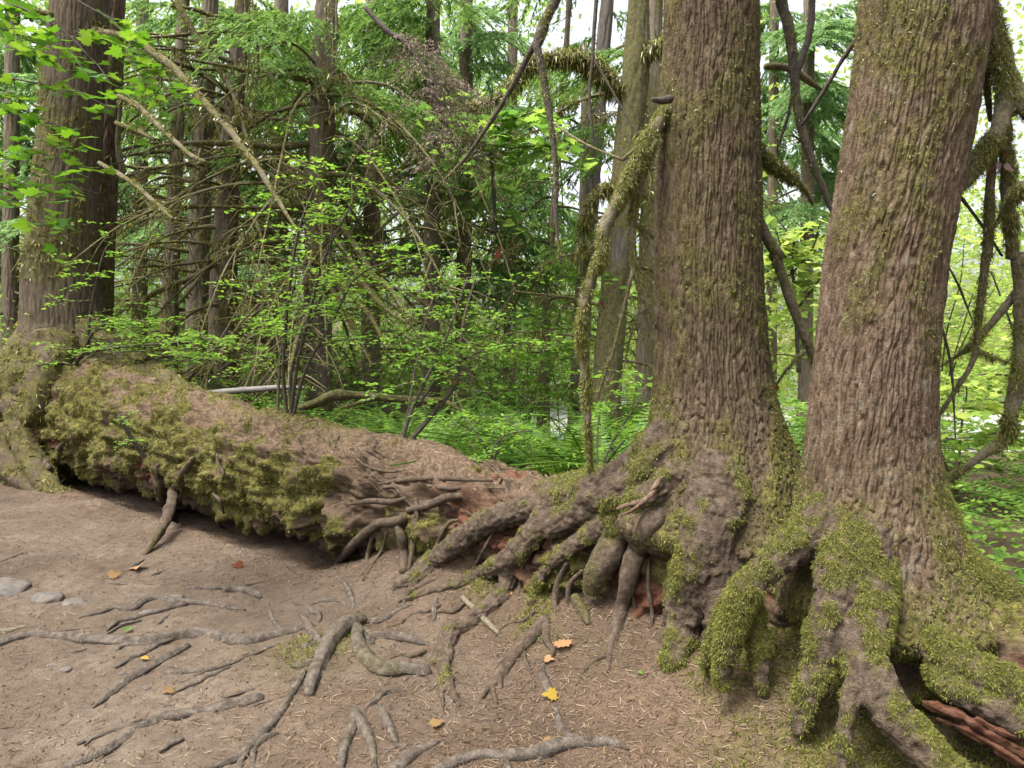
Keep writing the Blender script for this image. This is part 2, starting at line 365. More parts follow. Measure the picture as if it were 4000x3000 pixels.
GARR = (mb.arr()[0], np.stack([near, near+1, near+nx+1, near+nx], -1), NT_)
mb = MB().add([[-9, 15.5, -.52], [120, 15.5, -.52], [120, 46, -.52], [-9, 46, -.52]], [[0, 1, 2, 3]])
tag(mb.build('river', M['water'], smooth=False), kind='structure')
m, t, p = mat('pale_gravel'); t.links.new(ramp(t, tex(t, 6, 6, .7), [(.3, (.38, .37, .34)), (.7, (.62, .61, .58))]), p.inputs['Base Color']); p.inputs['Roughness'].default_value = .9; bump(t, p, tex(t, 9, 6, .7), .8, .1)
bx, by = np.meshgrid(np.linspace(-3, 22, 120), np.linspace(15, 26, 60)); q = np.stack([bx, by, 0*bx], -1)
bz = -.42-.35*(1-np.clip(1.6-np.abs((by-20.5)/4)**2-np.clip(-bx-.5, 0, 3)+.4*fbm(q*.5, 3), 0, 1))+.04*fbm(q*3, 3)
i = np.arange(59)[:, None]*120+np.arange(119)[None]
tag(MB().add(np.stack([bx, by, bz], -1).reshape(-1, 3), np.stack([i, i+1, i+121, i+120], -1).reshape(-1, 4)).build('gravel_bank', m), kind='structure')

# ------------------------------------------------------------------ the fallen nurse log
r = RNG(1)
lt = np.arange(-7.6, 5.2, .0125); th = np.arange(240)/240*2*math.pi
T, TH = np.meshgrid(lt, th, indexing='ij'); Rr = log_R(T); Cc = log_C(T)
def log_pt(T, TH, R, C):
    w = R*np.sin(TH); return np.stack([LA[0]+T*LU[0]+w*LN[0], LA[1]+T*LU[1]+w*LN[1], C+R*np.cos(TH)], -1)
Pl = log_pt(T, TH, Rr, Cc)                     # TH 0 = top, -pi/2 = the side towards the path
ang = (TH+math.pi) % (2*math.pi)-math.pi
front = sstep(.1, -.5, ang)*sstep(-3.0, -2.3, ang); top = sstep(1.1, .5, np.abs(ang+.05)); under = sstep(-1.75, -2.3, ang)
big = fbm(Pl*1.3+11, 3); mid = fbm(Pl*4.2+5, 4); sm = fbm(Pl*13, 3)
left = sstep(-.3, -1.3, T)
moss = sstep(-.02, .30, .9*fbm(Pl*2.6+31, 3)+.55*fbm(Pl*7.5+2, 3)+.28*front*sstep(.4, -.5, T)+.05-.55*top*sstep(-2.2, -.8, T)-.1*sstep(1.2, 2.2, T)*sstep(3.3, 2.4, T)-.18*under)
moss = np.maximum(moss, sstep(.35, .75, ang)*sstep(-.1, .15, big+.15)*.9)
tufttop = np.exp(-((T+1.15)/.8)**2)*sstep(.8, .1, np.abs(ang-.2)); moss = np.maximum(moss, tufttop*sstep(-.3, .1, mid+.1))
moss = np.where(T > 3.1, np.maximum(moss, sstep(-.9, -.4, ang+.15*mid)), moss)
litter = top*(1-.85*moss)*sstep(-.45, .0, mid+.25)
red = sstep(.05, .3, fbm(Pl*2.1+77, 4)-.12+.35*np.exp(-((T-1.4)/1.0)**2)+.30*sstep(1.7, 2.2, T)*sstep(3.2, 2.7, T)*front)*(1-.8*moss)
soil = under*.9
crack = 1-np.abs(fbm(np.stack([T*.6, Rr*ang*5, 0*T], -1)+3, 4))*2.5
disp = .08*big+.13*mid*(.25+.75*np.maximum(front, under))+.034*sm*(.3+.7*front)+moss*(.02+.03*fbm(Pl*9+4, 3))-.06*np.clip(crack, 0, 1)*front
disp = disp-.10*under*np.clip(.4+big, 0, 1)
hol = sstep(3.3, 3.6, T)*sstep(-1.25, -1.6, ang)*sstep(-2.9, -2.4, ang); disp = disp-.16*hol; red = np.maximum(red, sstep(3.2, 3.6, T)*sstep(-1.0, -1.35, ang)*sstep(-2.1, -1.6, ang)); moss = moss*(1-hol)
disp = disp+.22*np.exp(-((T+5.6)/1.1)**2)*sstep(1.6, .2, np.abs(ang+.1))+.10*np.exp(-((T+4.2)/.7)**2)*sstep(1.2, .2, np.abs(ang+.1))
disp = np.where(T > 2.0, disp*.7, disp)+red*(.05*np.abs(fbm(Pl*np.array(8.), 3))-.02+.025*fbm(Pl*20, 3))
Pl = log_pt(T, TH, Rr+disp, Cc)
n0, n1 = T.shape; i = np.arange(n0-1)[:, None]*n1; j = np.arange(n1)[None]; k = (j+1) % n1
Q = np.stack([i+j, i+n1+j, i+n1+k, i+k], -1).reshape(-1, 4)[:, ::-1]
e = (n0-1)*n1; j = np.arange(n1); k = (j+1) % n1
V = np.vstack([Pl.reshape(-1, 3), Pl[0].mean(0), Pl[-1].mean(0)])
caps = np.vstack([np.stack([j, k, j*0+n0*n1], -1), np.stack([e+k, e+j, j*0+n0*n1+1], -1)])
z2 = np.zeros(2); lm = MB().add(V, Q[:, ::-1], caps, moss=np.r_[moss.ravel(), z2], litter=np.r_[litter.ravel(), z2], red=np.r_[red.ravel(), z2+1], soil=np.r_[soil.ravel(), z2])
nurse = thing('fallen_log', 'huge moss covered fallen log lying across the scene with trees growing on it', 'log', (LA[0], LA[1], 0))
log_o = lm.build('log', M['log'], nurse)
larr = (V, Q[:, ::-1], NT_)
w = np.r_[np.clip(moss-.35, 0, 1).ravel()*((ang > -2.3) & (ang < 1.6)).ravel(), z2]
P, N = scatter(larr, w, 26000, r)
s = np.sign((N*(P-np.stack([LA[0]+log_tw(P[:, 0], P[:, 1])[0]*LU[0], LA[1]+log_tw(P[:, 0], P[:, 1])[0]*LU[1], log_C(log_tw(P[:, 0], P[:, 1])[0])], -1))).sum(1, keepdims=True)); N = N*s
mm = MB(); blades(mm, P, N, .021, .005, r, .55, 1., .6, 6); tag(mm.build('moss', M['moss'], nurse), kind='stuff')
P, N = scatter(larr, np.r_[(litter*(ang > -1.4)).ravel(), z2], 9000, r)
mm = MB(); d = r.normal(0, 1, (len(P), 3)); d[:, 2] *= .3; s = np.where(N[:, 2:] < 0, -1, 1)
place(mm, STRAW, P+N*s*.006, frames(d, N*s), .015+.03*r.random(len(P))); tag(mm.build('needle_litter', M['straw'], nurse), kind='stuff')

# ------------------------------------------------------------------ trunk and root builders
def trunk_mesh(spec, Y, z0, z1, seg, dz, amp, lobes=(), mossf=None, fr=30, seed=0, taper=.012, tile='W'):
    zs, cx, cr = [], [], []
    for x, y, wd in spec:
        p, s = atY(*pix(tile, x, y), Y); zs.append(p[2]); cx.append(p[0]); cr.append(wd*.5*kz(tile)*s/FPX)
    o = np.argsort(zs); zs = np.array(zs)[o]; cx = np.array(cx)[o]; cr = np.array(cr)[o]
    zmax = min(z1, zs[-1]+.6); z = np.r_[np.arange(z0, zmax, dz), np.arange(zmax, z1+.3, .3)]
    X = np.interp(z, zs, cx); Rr = np.interp(z, zs, cr)
    lean = (cx[-1]-cx[-2])/max(zs[-1]-zs[-2], .05); hi = z > zs[-1]
    X[hi] = cx[-1]+lean*(z[hi]-zs[-1]); Rr[hi] = np.maximum(cr[-1]-taper*(z[hi]-zs[-1]), .04)
    th = np.arange(seg)/seg*2*math.pi; Z, TH = np.meshgrid(z, th, indexing='ij'); R = np.repeat(Rr[:, None], seg, 1)
    for a, zb, A, h, pw in lobes:
        R = R+A*np.exp(-np.clip(Z-zb, 0, None)/h)*np.clip(np.cos(TH-math.radians(a)), 0, 1)**pw*sstep(zb-.32, zb-.02, Z)
    if lobes: R = R*(.35+.65*sstep(lobes[0][1]-.45, lobes[0][1]-.1, Z))
    D = np.stack([np.cos(TH), np.sin(TH), 0*TH], -1); P0 = D*R[..., None]; P0[..., 2] = Z
    q = P0+seed*3.7; wv = .016*np.stack([noise(q*4), noise(q*4+9), 0*Z], -1)
    n = np.abs(noise((q+wv)*np.array([fr, fr, fr*.12]))); n2 = np.abs(noise((q+wv)*np.array([fr*1.9, fr*1.9, fr*.5])+5))
    h = np.clip(n*4.6, 0, 1)*.85+np.clip(n2*2.6, 0, 1)*.35+.2*fbm(q*np.array([60, 60, 30]), 2)
    R2 = R+amp*(h-.5)+R*.05*fbm(q*np.array([2.5, 2.5, .8]), 3)
    P = D*R2[..., None]; P[..., 2] = Z; P[..., 0] += X[:, None]; P[..., 1] += Y
    ms = np.zeros_like(Z) if mossf is None else np.clip(mossf(P, Z, np.degrees(TH), q), 0, 1)
    P[..., :] += D*(ms*amp*.5)[..., None]
    n0 = len(z); i = np.arange(n0-1)[:, None]*seg; j = np.arange(seg)[None]; k = (j+1) % seg
    Q = np.stack([i+j, i+k, i+seg+k, i+seg+j], -1).reshape(-1, 4)
    e = (n0-1)*seg; j = np.arange(seg); k = (j+1) % seg
    V = np.vstack([P.reshape(-1, 3), P[-1].mean(0)]); mb = MB().add(V, Q, np.stack([e+j, e+k, j*0+n0*seg], -1), moss=np.r_[ms.ravel(), 0])
    return mb, (V, Q, NT_), np.r_[ms.ravel(), 0]
def rpath(tile, pts, lift=.45, Y=None):
    """pixel polyline [(x, y, r[, Y])] -> world points with radius: dropped on the log or the ground, or at a stated depth"""
    out = []
    for q in pts:
        px, py = pix(tile, q[0], q[1])
        if len(q) > 3: p, s = atY(px, py, q[3]); rr = q[2]*kz(tile)*s/FPX
        else:
            p, s = drape(px, py); rr = q[2]*kz(tile)*s/FPX; p = p+nrm(np.array([0, 0, EYE])-p)*rr*.3+np.array([0, 0, rr*(lift-.45)])
        out.append([*p, rr])
    return np.array(out)
MOSSPT = {}
HEAP = []
def root(parent, name, m, polys, seg=14, step=.02, knob=.2, fr=9, mossv=0., ribs=.3, lift=.45, tufts=None, rng=None, **kw):
    mb = MB()
    for tile, pts in polys:
        HEAP.append(spl(rpath(tile, pts, lift), .03)); tube(mb, rpath(tile, pts, lift), seg, step, knob, fr, ribs)
    V, Q, T = mb.arr(); ms = np.clip(mossv*1.2*sstep(-.25, .25, fbm(V*5+3, 3)+mossv*.7-.35), 0, 1) if mossv else np.zeros(len(V))
    mb.A = {'moss': [ms]}
    o = mb.build(name, m, parent)
    if tufts is not None and mossv: tufts.append(((V, Q, NT_), ms))
    return o
def tufts_build(parent, tufts, n, ln, wd, seed, m='moss_br', per=3, down=.8, out=.5):
    r = RNG(seed); mm = MB(); tot = [max(1e-6, float((w.mean())*len(a[1]))) for a, w in tufts]; S = sum(tot)
    area = []
    for a, w in tufts:
        V, Q, _ = a; A = np.linalg.norm(np.cross(V[Q[:, 1]]-V[Q[:, 0]], V[Q[:, 2]]-V[Q[:, 0]]), axis=1); area.append((A*np.clip(w-.35, 0, 1)[Q].mean(1)).sum())
    S = max(sum(area), 1e-9)
    for (a, w), ar in zip(tufts, area):
        k = int(n*ar/S)
        if k < 5: continue
        P, N = scatter(a, np.clip(w-.12, 0, 1)**1.6, k, r); blades(mm, P, N, ln, wd, r, out, 1.0, down, per)
    if mm.n: return tag(mm.build('moss', M[m], parent), kind='stuff')

def fuse(parent, groups, m, voxel=.01, it=5, amp=.010, fr=26, mossf=None, tufts=None, names=None):
    """grow several roots into one smooth flare, then hand every face back to the root it belongs to"""
    mb = MB(); S = []; Tn = []; G = []
    for gi, polys in enumerate(groups):
        for P in polys:
            c = tube(mb, P, 18, .03, .06, 7, .14); S.append(c); HEAP.append(c); Tn.append(nrm(np.gradient(c[:, :3], axis=0))); G.append(np.full(len(c), gi))
    S = np.concatenate(S); Tn = np.concatenate(Tn); G = np.concatenate(G); mb.A = {}
    o = mb.build('flare', m); md = o.modifiers.new('remesh', 'REMESH'); md.mode = 'VOXEL'; md.voxel_size = voxel
    sm_ = o.modifiers.new('smooth', 'SMOOTH'); sm_.factor = .5; sm_.iterations = it
    ev = o.evaluated_get(bpy.context.evaluated_depsgraph_get()); me = ev.to_mesh(); n = len(me.vertices)
    V = np.empty(n*3, np.float32); me.vertices.foreach_get('co', V); V = V.reshape(-1, 3).astype(float); N = np.empty(n*3, np.float32); me.vertex_normals.foreach_get('vector', N); N = N.reshape(-1, 3).astype(float)
    Q = np.array([list(p.vertices) for p in me.polygons if len(p.vertices) == 4]); ev.to_mesh_clear(); d_ = o.data; bpy.data.objects.remove(o); bpy.data.meshes.remove(d_)
    near = np.zeros(n, int)
    for a in range(0, n, 4000):
        dd = np.linalg.norm(V[a:a+4000, None]-S[None, :, :3], axis=2)-S[None, :, 3]; near[a:a+4000] = dd.argmin(1)
    T = Tn[near]; q = V-T*(V*T).sum(1, keepdims=True)*.85; w = .03*np.stack([noise(V*6), noise(V*6+9), noise(V*6+4)], -1)
    h = np.clip(np.abs(noise((q+w)*fr))*3, 0, 1)*.6+.35*np.abs(noise((q+w)*fr*.5+7))*2+.25*fbm(V*24, 2); ms = np.clip(mossf(V, N), 0, 1) if mossf is not None else np.zeros(n)
    V = V+N*(amp*(h-.5)*(1-.4*ms)+(.012*fbm(q*7, 3)+.006*fbm(V*9, 2)+.010*ms))[:, None]; g = G[near]
    fg = g[Q[:, 0]]
    for gi in range(len(groups)):
        f = Q[fg == gi]
        if not len(f): continue
        u, inv = np.unique(f, return_inverse=True); MB().add(V[u], inv.reshape(-1, 4), None, moss=ms[u]).build(names[gi] if names else 'root', m, parent)
    if tufts is not None: tufts.append(((V, Q, NT_), ms))
# ------------------------------------------------------------------ the tree in the middle, astride the log
CT = thing('conifer_tree', 'large furrowed brown conifer straddling the log with many bare roots', 'tree', (.95, 3.81, .7)); ct_t = []
def cm(P, Z, TH, q):
    f = fbm(q*np.array([3, 3, 1.6]), 4); sideL = np.clip(np.cos(np.radians(TH-195)), 0, 1); sideR = np.clip(np.cos(np.radians(TH+5)), 0, 1)
    g = fbm(q*np.array([9, 9, 5])+3, 3); return sstep(-.15, .5, .6*f+.5*g+.34*sideR+.22*sideL-.06)*.7+sstep(1.45, .95, Z)*sstep(-.3, .3, f+.4*g+.1)*.85
tm, ta, tw = trunk_mesh([(1535, -40, 190), (1536, 100, 194), (1530, 300, 208), (1530, 560, 220), (1535, 750, 228), (1540, 850, 240), (1545, 930, 262), (1548, 1010, 300)], 3.81, .35, 13, 560, .005, .013,
    [(200, .75, .12, .18, 3), (-85, .65, .16, .22, 4), (-25, .7, .16, .22, 3), (20, .75, .10, .2, 3), (-140, .7, .10, .16, 4)], cm, 52, 1)
tm.build('trunk', M['bark'], CT); ct_t.append((ta, tw))
rt = lambda polys, mv=0., **k: root(CT, 'root', M['root'], polys, mossv=mv, tufts=ct_t, **k)
rpw = lambda *polys: [rpath(t_, p_, .45) for t_, p_ in polys]
def ct_moss(V, N):
    f = fbm(V*4, 4); g = fbm(V*12+5, 3); X = V[:, 0]
    Z = V[:, 2]; strip = np.exp(-((X-.93)/.07)**2)+.8*np.exp(-((X-1.06)/.05)**2); return sstep(-.1, .5, .8*f+.75*g+.22*N[:, 2]+.10-.3*sstep(.25, -.1, X)-.35*strip-.3*sstep(.85, 1.15, Z)-.25*sstep(.2, .1, Z))*.95
def collar(x, y, z0, z1, r0, r1): return np.array([[x, y, z0, r0], [x, y, (z0+z1)/2, (r0+r1)/2], [x, y, z1, r1]])
fuse(CT, [
    rpw(('W', [(1480, 880, 36, 3.72), (1440, 940, 42, 3.70), (1395, 990, 42, 3.74), (1330, 1038, 38, 3.84), (1230, 1078, 32, 4.0), (1150, 1096, 30), (1060, 1122, 27), (1000, 1165, 26), (940, 1215, 23), (890, 1252, 16), (845, 1272, 7)]), ('H', [(560, 370, 50), (490, 445, 34), (440, 520, 14)])),
    rpw(('W', [(1460, 960, 40, 3.66), (1400, 1015, 40, 3.68), (1330, 1065, 38, 3.74), (1240, 1095, 32), (1180, 1125, 29), (1140, 1165, 27), (1110, 1200, 26), (1080, 1222, 23), (1040, 1238, 15), (985, 1263, 11), (920, 1282, 9), (860, 1300, 4)]), ('W', [(1300, 1085, 30, 3.84), (1225, 1120, 30), (1180, 1150, 24)]),
        ('H', [(1150, 210, 70), (1090, 400, 58), (1040, 540, 60), (960, 615, 62), (850, 690, 65), (750, 750, 66), (690, 815, 60), (650, 880, 30)]), ('H', [(700, 800, 56), (680, 940, 44), (668, 1040, 40), (715, 1150, 28), (750, 1230, 18), (775, 1280, 10)]),
        ('H', [(660, 840, 34), (605, 950, 24), (575, 1080, 19), (560, 1170, 9)]), ('H', [(655, 1040, 24), (655, 1180, 18), (665, 1290, 9)]), ('H', [(672, 1030, 24), (620, 1110, 14), (595, 1160, 8)]), ('H', [(740, 1200, 16), (800, 1240, 13), (845, 1270, 8)])),
    rpw(('W', [(1480, 1010, 36, 3.58), (1440, 1050, 34, 3.56), (1390, 1080, 30, 3.58), (1340, 1100, 25), (1300, 1130, 21), (1262, 1160, 19), (1225, 1188, 16), (1195, 1215, 14), (1170, 1245, 12), (1152, 1280, 11), (1146, 1305, 9)])),
    rpw(('W', [(1532, 900, 56, 3.84), (1535, 950, 64, 3.75), (1540, 1010, 72, 3.60), (1545, 1080, 73, 3.47), (1530, 1160, 66, 3.38), (1502, 1250, 58), (1482, 1330, 48), (1465, 1400, 34), (1448, 1435, 20)]), ('W', [(1510, 1100, 50, 3.42), (1530, 1180, 54, 3.38), (1555, 1260, 50), (1566, 1340, 44), (1550, 1420, 34), (1540, 1465, 16)]), ('W', [(1590, 930, 42, 3.80), (1596, 1010, 46, 3.64), (1600, 1090, 44, 3.5), (1610, 1180, 36, 3.46), (1600, 1260, 28)])),
    rpw(('W', [(1600, 860, 50, 3.82), (1640, 950, 54, 3.76), (1680, 1020, 48, 3.74), (1725, 1080, 42, 3.76), (1790, 1140, 34, 3.8)])),
    [np.array([[.98, 4.0, .72, .30], [.6, 4.05, .66, .26], [.2, 4.25, .62, .18]])] + rpw(('W', [(1400, 1095, 36, 3.68), (1340, 1125, 34, 3.74), (1275, 1155, 22, 3.85)])) + [collar(.955, 3.81, .45, 1.05, .33, .18)]],
    M['root'], .0075, 6, .012, 30, ct_moss, ct_t, ['root', 'root', 'root', 'root', 'root', 'root_collar'])
rt([('H', [(1320, 690, 40), (1250, 790, 48), (1150, 890, 42), (1070, 980, 42), (1020, 1060, 36), (960, 1130, 22), (915, 1190, 8)]), ('H', [(970, 1110, 20), (1000, 1230, 14), (990, 1310, 6)]), ('H', [(1020, 1040, 30), (1032, 1140, 14)])])
rt([('H', [(1325, 705, 38), (1330, 830, 25), (1370, 890, 22), (1350, 940, 18), (1275, 978, 6)])])
rt([('W', [(1440, 1095, 30, 3.56), (1405, 1135, 28, 3.47), (1385, 1180, 25), (1368, 1220, 23), (1358, 1260, 20), (1345, 1310, 16), (1330, 1360, 13), (1318, 1420, 8), (1312, 1452, 3)])], .3)
rt([('W', [(1410, 1090, 28, 3.58), (1340, 1150, 28), (1312, 1200, 29), (1290, 1240, 26), (1275, 1280, 14)])], .35)
rt([('H', [(1500, 540, 30), (1530, 590, 40), (1570, 660, 38), (1600, 725, 22)])], .5)
rt([('W', [(1590, 1080, 16, 3.45), (1610, 1110, 15, 3.42), (1640, 1140, 12, 3.4), (1690, 1165, 8, 3.4), (1720, 1180, 4, 3.42)]), ('W', [(1648, 1140, 9, 3.4), (1652, 1180, 7, 3.4), (1650, 1210, 3, 3.42)])])
# thin roots lying over the log
for pl in ([('H', [(420, 30, 30), (360, 60, 32), (240, 80, 32), (130, 165, 34), (60, 235, 32), (0, 320, 28), (-70, 420, 10)])], [('H', [(470, 20, 16), (480, 100, 22), (470, 200, 20), (440, 370, 14)])],
           [('H', [(370, 90, 22), (395, 160, 30), (410, 260, 32), (405, 385, 30)])], [('H', [(205, 160, 12), (195, 200, 17), (170, 310, 16), (145, 445, 8)])],
           [('H', [(760, 50, 8), (700, 70, 14), (640, 170, 13), (605, 300, 6)])], [('E', [(240, 1470, 8), (420, 1445, 16), (600, 1432, 17), (800, 1440, 15), (980, 1448, 8)])],
           [('E', [(560, 1480, 10), (700, 1500, 16), (850, 1490, 14), (1060, 1500, 7)])], [('E', [(60, 1600, 8), (200, 1580, 20), (330, 1585, 20), (420, 1560, 8)])],
           [('E', [(430, 1640, 20), (560, 1610, 26), (680, 1560, 28), (790, 1545, 22)])], [('E', [(80, 1280, 7), (160, 1350, 10), (300, 1390, 9), (420, 1380, 5)])],
           [('E', [(490, 1560, 14), (492, 1650, 15), (500, 1700, 10)])], [('D', [(1400, 1270, 7), (1405, 1340, 10), (1440, 1400, 9), (1430, 1450, 5)])],
           [('D', [(1370, 1530, 8), (1420, 1580, 12), (1440, 1660, 8)])], [('G', [(1400, 50, 7), (1440, 110, 13), (1540, 180, 6)])], [('G', [(1770, 260, 4), (1830, 330, 6), (1920, 400, 6), (2020, 440, 3)])]):
    root(CT, 'root', M['root'], pl, seg=8, step=.015, mossv=.25, ribs=0)
for pl in ([('H', [(1290, 150, 10), (1180, 330, 16), (1160, 450, 14), (1140, 560, 7)])], [('H', [(990, 120, 6), (930, 230, 12), (860, 360, 12), (790, 470, 6)])], [('H', [(1460, 330, 16), (1400, 460, 22), (1380, 600, 18), (1395, 720, 8)])],
           [('H', [(1560, 380, 12), (1480, 470, 18), (1460, 600, 15), (1420, 700, 6)])], [('H', [(1880, 520, 8), (1900, 650, 14), (1890, 790, 12), (1860, 900, 5)])], [('H', [(1990, 300, 8), (1985, 480, 15), (2010, 650, 14), (2000, 800, 6)])],
           [('H', [(830, 560, 16), (730, 640, 18), (640, 640, 12), (560, 680, 5)])], [('H', [(1250, 640, 12), (1180, 700, 14), (1090, 720, 10), (1010, 770, 4)])], [('H', [(560, 180, 5), (585, 280, 9), (560, 360, 8), (540, 420, 4)])],
           [('H', [(300, 130, 8), (270, 240, 13), (210, 330, 12), (160, 420, 5)])], [('H', [(640, 600, 14), (560, 640, 20), (470, 660, 18), (380, 720, 14), (300, 740, 6)])], [('H', [(1760, 900, 16), (1640, 960, 18), (1560, 1040, 14), (1520, 1120, 6)])],
           [('H', [(1180, 880, 16), (1190, 960, 16), (1240, 1060, 12), (1250, 1160, 5)])], [('H', [(540, 900, 18), (470, 930, 20), (380, 925, 16), (300, 960, 6)])], [('H', [(400, 620, 8), (440, 520, 16), (540, 470, 18), (620, 430, 10)])]):
    root(CT, 'root', M['root'], pl, seg=9, step=.015, mossv=.2, ribs=.2, lift=.55)
# strands of root and fibre running along the top of the log
r = RNG(31)
for k in range(34):
    t0_ = r.uniform(-1.4, 1.9); a0 = r.uniform(-1.0, .25); l = r.uniform(.2, .7); n = 8; rr0 = r.uniform(.004, .010); pts = []
    for q in range(n):
        f = q/(n-1); a0 += r.normal(0, .05)-.03; ti = int(np.clip((t0_+f*l*.8+7.6)/.0125, 0, Pl.shape[0]-1)); p = Pl[ti, int(((a0 % (2*math.pi))/(2*math.pi))*240) % 240]
        pts.append([*(p+np.array([0, -.3, 1.])*rr0*.3), rr0*math.sin(math.pi*(.1+.8*f))])
    mb = MB(); tube(mb, pts, 6, .02, .25, 20); mb.A = {'moss': [np.zeros(mb.n)]}; mb.build('root', M['root'], CT)
# splintered wood at the root collar
mb = MB()
for (a, b) in (((1330, 1100), (1420, 1075)), ((1345, 1112), (1440, 1060)), ((1405, 1060), (1432, 1030)), ((1370, 1100), (1425, 1052))):
    A_, s1 = atY(*pix('W', *a), 3.42); B_, s2 = atY(*pix('W', *b), 3.48); tube(mb, [[*A_, .004], [*((A_+B_)/2), .015], [*B_, .008]], 6, .015, .9, 40)
mb.build('splintered_wood', M['splinter'], CT)

def branch(parent, polys, m='branch', mossv=.7, seg=8, step=.04, tufts=None, knob=.25, name='branch'):
    mb = MB()
    for P in polys: tube(mb, P, seg, step, knob, 18)
    V, Q, T = mb.arr(); ms = np.clip(mossv*(.75+1.6*fbm(V*6, 3)), 0, 1); mb.A = {'moss': [ms]}
    o = mb.build(name, M[m], parent)
    if tufts is not None: tufts.append(((V, Q, NT_), ms))
    return o
def bp(tile, pts, Y0, Y1):
    n = len(pts); out = []
    for i, q in enumerate(pts):
        Y = q[3] if len(q) > 3 else Y0+(Y1-Y0)*i/max(n-1, 1); p, s = atY(*pix(tile, q[0], q[1]), Y); out.append([*p, q[2]*kz(tile)*s/FPX])
    return np.array(out)
# long mossy broken limb hanging from the left side of the trunk
limb_t = []
limb = [bp('B', [(2120, 690, 30), (2080, 740, 42), (2030, 830, 44), (1960, 950, 50), (1900, 1080, 50), (1830, 1230, 46), (1760, 1350, 42), (1700, 1480, 38), (1690, 1640, 34)], 3.72, 3.6),
        bp('E', [(1690, -10, 34), (1620, 150, 34), (1580, 280, 34), (1555, 450, 32), (1560, 600, 30), (1580, 800, 28), (1590, 1000, 25), (1600, 1170, 20), (1605, 1300, 16), (1608, 1400, 10)], 3.6, 3.75)]
branch(CT, limb, 'branch', 1.3, 12, .02, limb_t, .35)
branch(CT, [bp('B', [(2015, 640, 14), (2060, 650, 22), (2125, 640, 28)], 3.45, 3.62)], 'twig', .3)
branch(CT, [bp('B', [(2030, 900, 28), (1960, 1100, 26), (1900, 1300, 24), (1880, 1500, 22), (1900, 1740, 18)], 3.66, 3.7), bp('E', [(1890, 80, 18), (1940, 250, 18), (2000, 370, 16), (2040, 470, 10)], 3.7, 3.75),
            bp('E', [(1880, 110, 12), (1830, 330, 12), (1770, 580, 11), (1700, 780, 9), (1650, 950, 5)], 3.7, 3.8)], 'branch', .5, tufts=limb_t)
branch(CT, [bp('B', [(1930, 940, 18), (1870, 990, 16), (1820, 1030, 12)], 3.65, 3.7), bp('B', [(1820, 1030, 8), (1600, 940, 9), (1450, 850, 8), (1370, 790, 5)], 3.7, 4.1)], 'branch', .6)
# dead limbs arching down from above
branch(CT, [bp('B', [(1900, -900, 40, 3.9), (1560, -420, 36, 4.1), (1400, -20, 32, 4.2), (1340, 90, 32), (1280, 250, 34), (1268, 300, 28), (1290, 400, 26), (1330, 620, 24), (1370, 900, 20), (1390, 1150, 18), (1390, 1400, 13), (1420, 1700, 7)], 4.2, 4.2),
            bp('B', [(1272, 270, 24), (1225, 335, 22), (1140, 500, 19), (1060, 640, 17), (960, 800, 14), (870, 930, 12), (780, 1050, 9), (620, 1210, 5)], 4.2, 4.6)], 'twig', .45, tufts=limb_t)
branch(CT, [bp('B', [(1700, -700, 16, 3.95), (1650, 0, 14), (1635, 200, 13), (1625, 400, 12), (1605, 600, 10), (1625, 850, 9), (1640, 1000, 5)], 4.0, 4.1), bp('B', [(1630, 380, 9), (1720, 530, 8), (1850, 760, 7), (1950, 900, 4)], 4.1, 4.0)], 'twig', .2)
# limbs between the two front trees
branch(CT, [bp('C', [(480, 950, 40), (560, 1040, 42), (640, 1100, 42), (735, 1165, 40)], 3.85, 3.95), bp('C', [(730, 1165, 18), (790, 1210, 14), (850, 1320, 10)], 3.95, 4.0)], 'branch', .9, tufts=limb_t)
branch(CT, [bp('C', [(470, 1300, 26), (510, 1430, 34), (570, 1560, 36), (640, 1660, 36)], 3.8, 3.85), bp('F', [(600, -20, 36), (660, 150, 34), (720, 320, 32), (790, 500, 30), (840, 620, 28), (880, 720, 24)], 3.85, 3.95), bp('C', [(515, 1430, 20), (475, 1530, 14)], 3.8, 3.82),
            bp('F', [(800, 610, 12), (720, 690, 10), (640, 790, 8), (610, 840, 4)], 3.9, 3.95)], 'branch', .45, tufts=limb_t)
branch(CT, [bp('C', [(600, -900, 50, 3.8), (640, -60, 36), (690, 150, 34), (725, 400, 32), (735, 560, 28), (770, 800, 26), (850, 1050, 24), (920, 1220, 20), (990, 1400, 14)], 3.95, 4.0)], 'twig', .35, seg=10, tufts=limb_t)
branch(CT, [bp('C', [(820, -900, 30, 3.85), (845, -40, 24), (830, 200, 22), (800, 320, 20), (740, 520, 16), (690, 750, 12), (615, 980, 6)], 4.0, 4.05)], 'twig', .1)
branch(CT, [bp('C', [(545, 430, 20), (620, 430, 24), (700, 440, 26), (780, 490, 24), (850, 540, 18), (920, 590, 8)], 4.4, 4.6)], 'branch', .8)
tufts_build(CT, ct_t[:1], 14000, .016, .004, 4, down=1.); tufts_build(CT, ct_t[1:], 28000, .016, .003, 5, per=4); tufts_build(CT, limb_t, 8000, .026, .003, 6, down=1.4, out=.35, per=4)

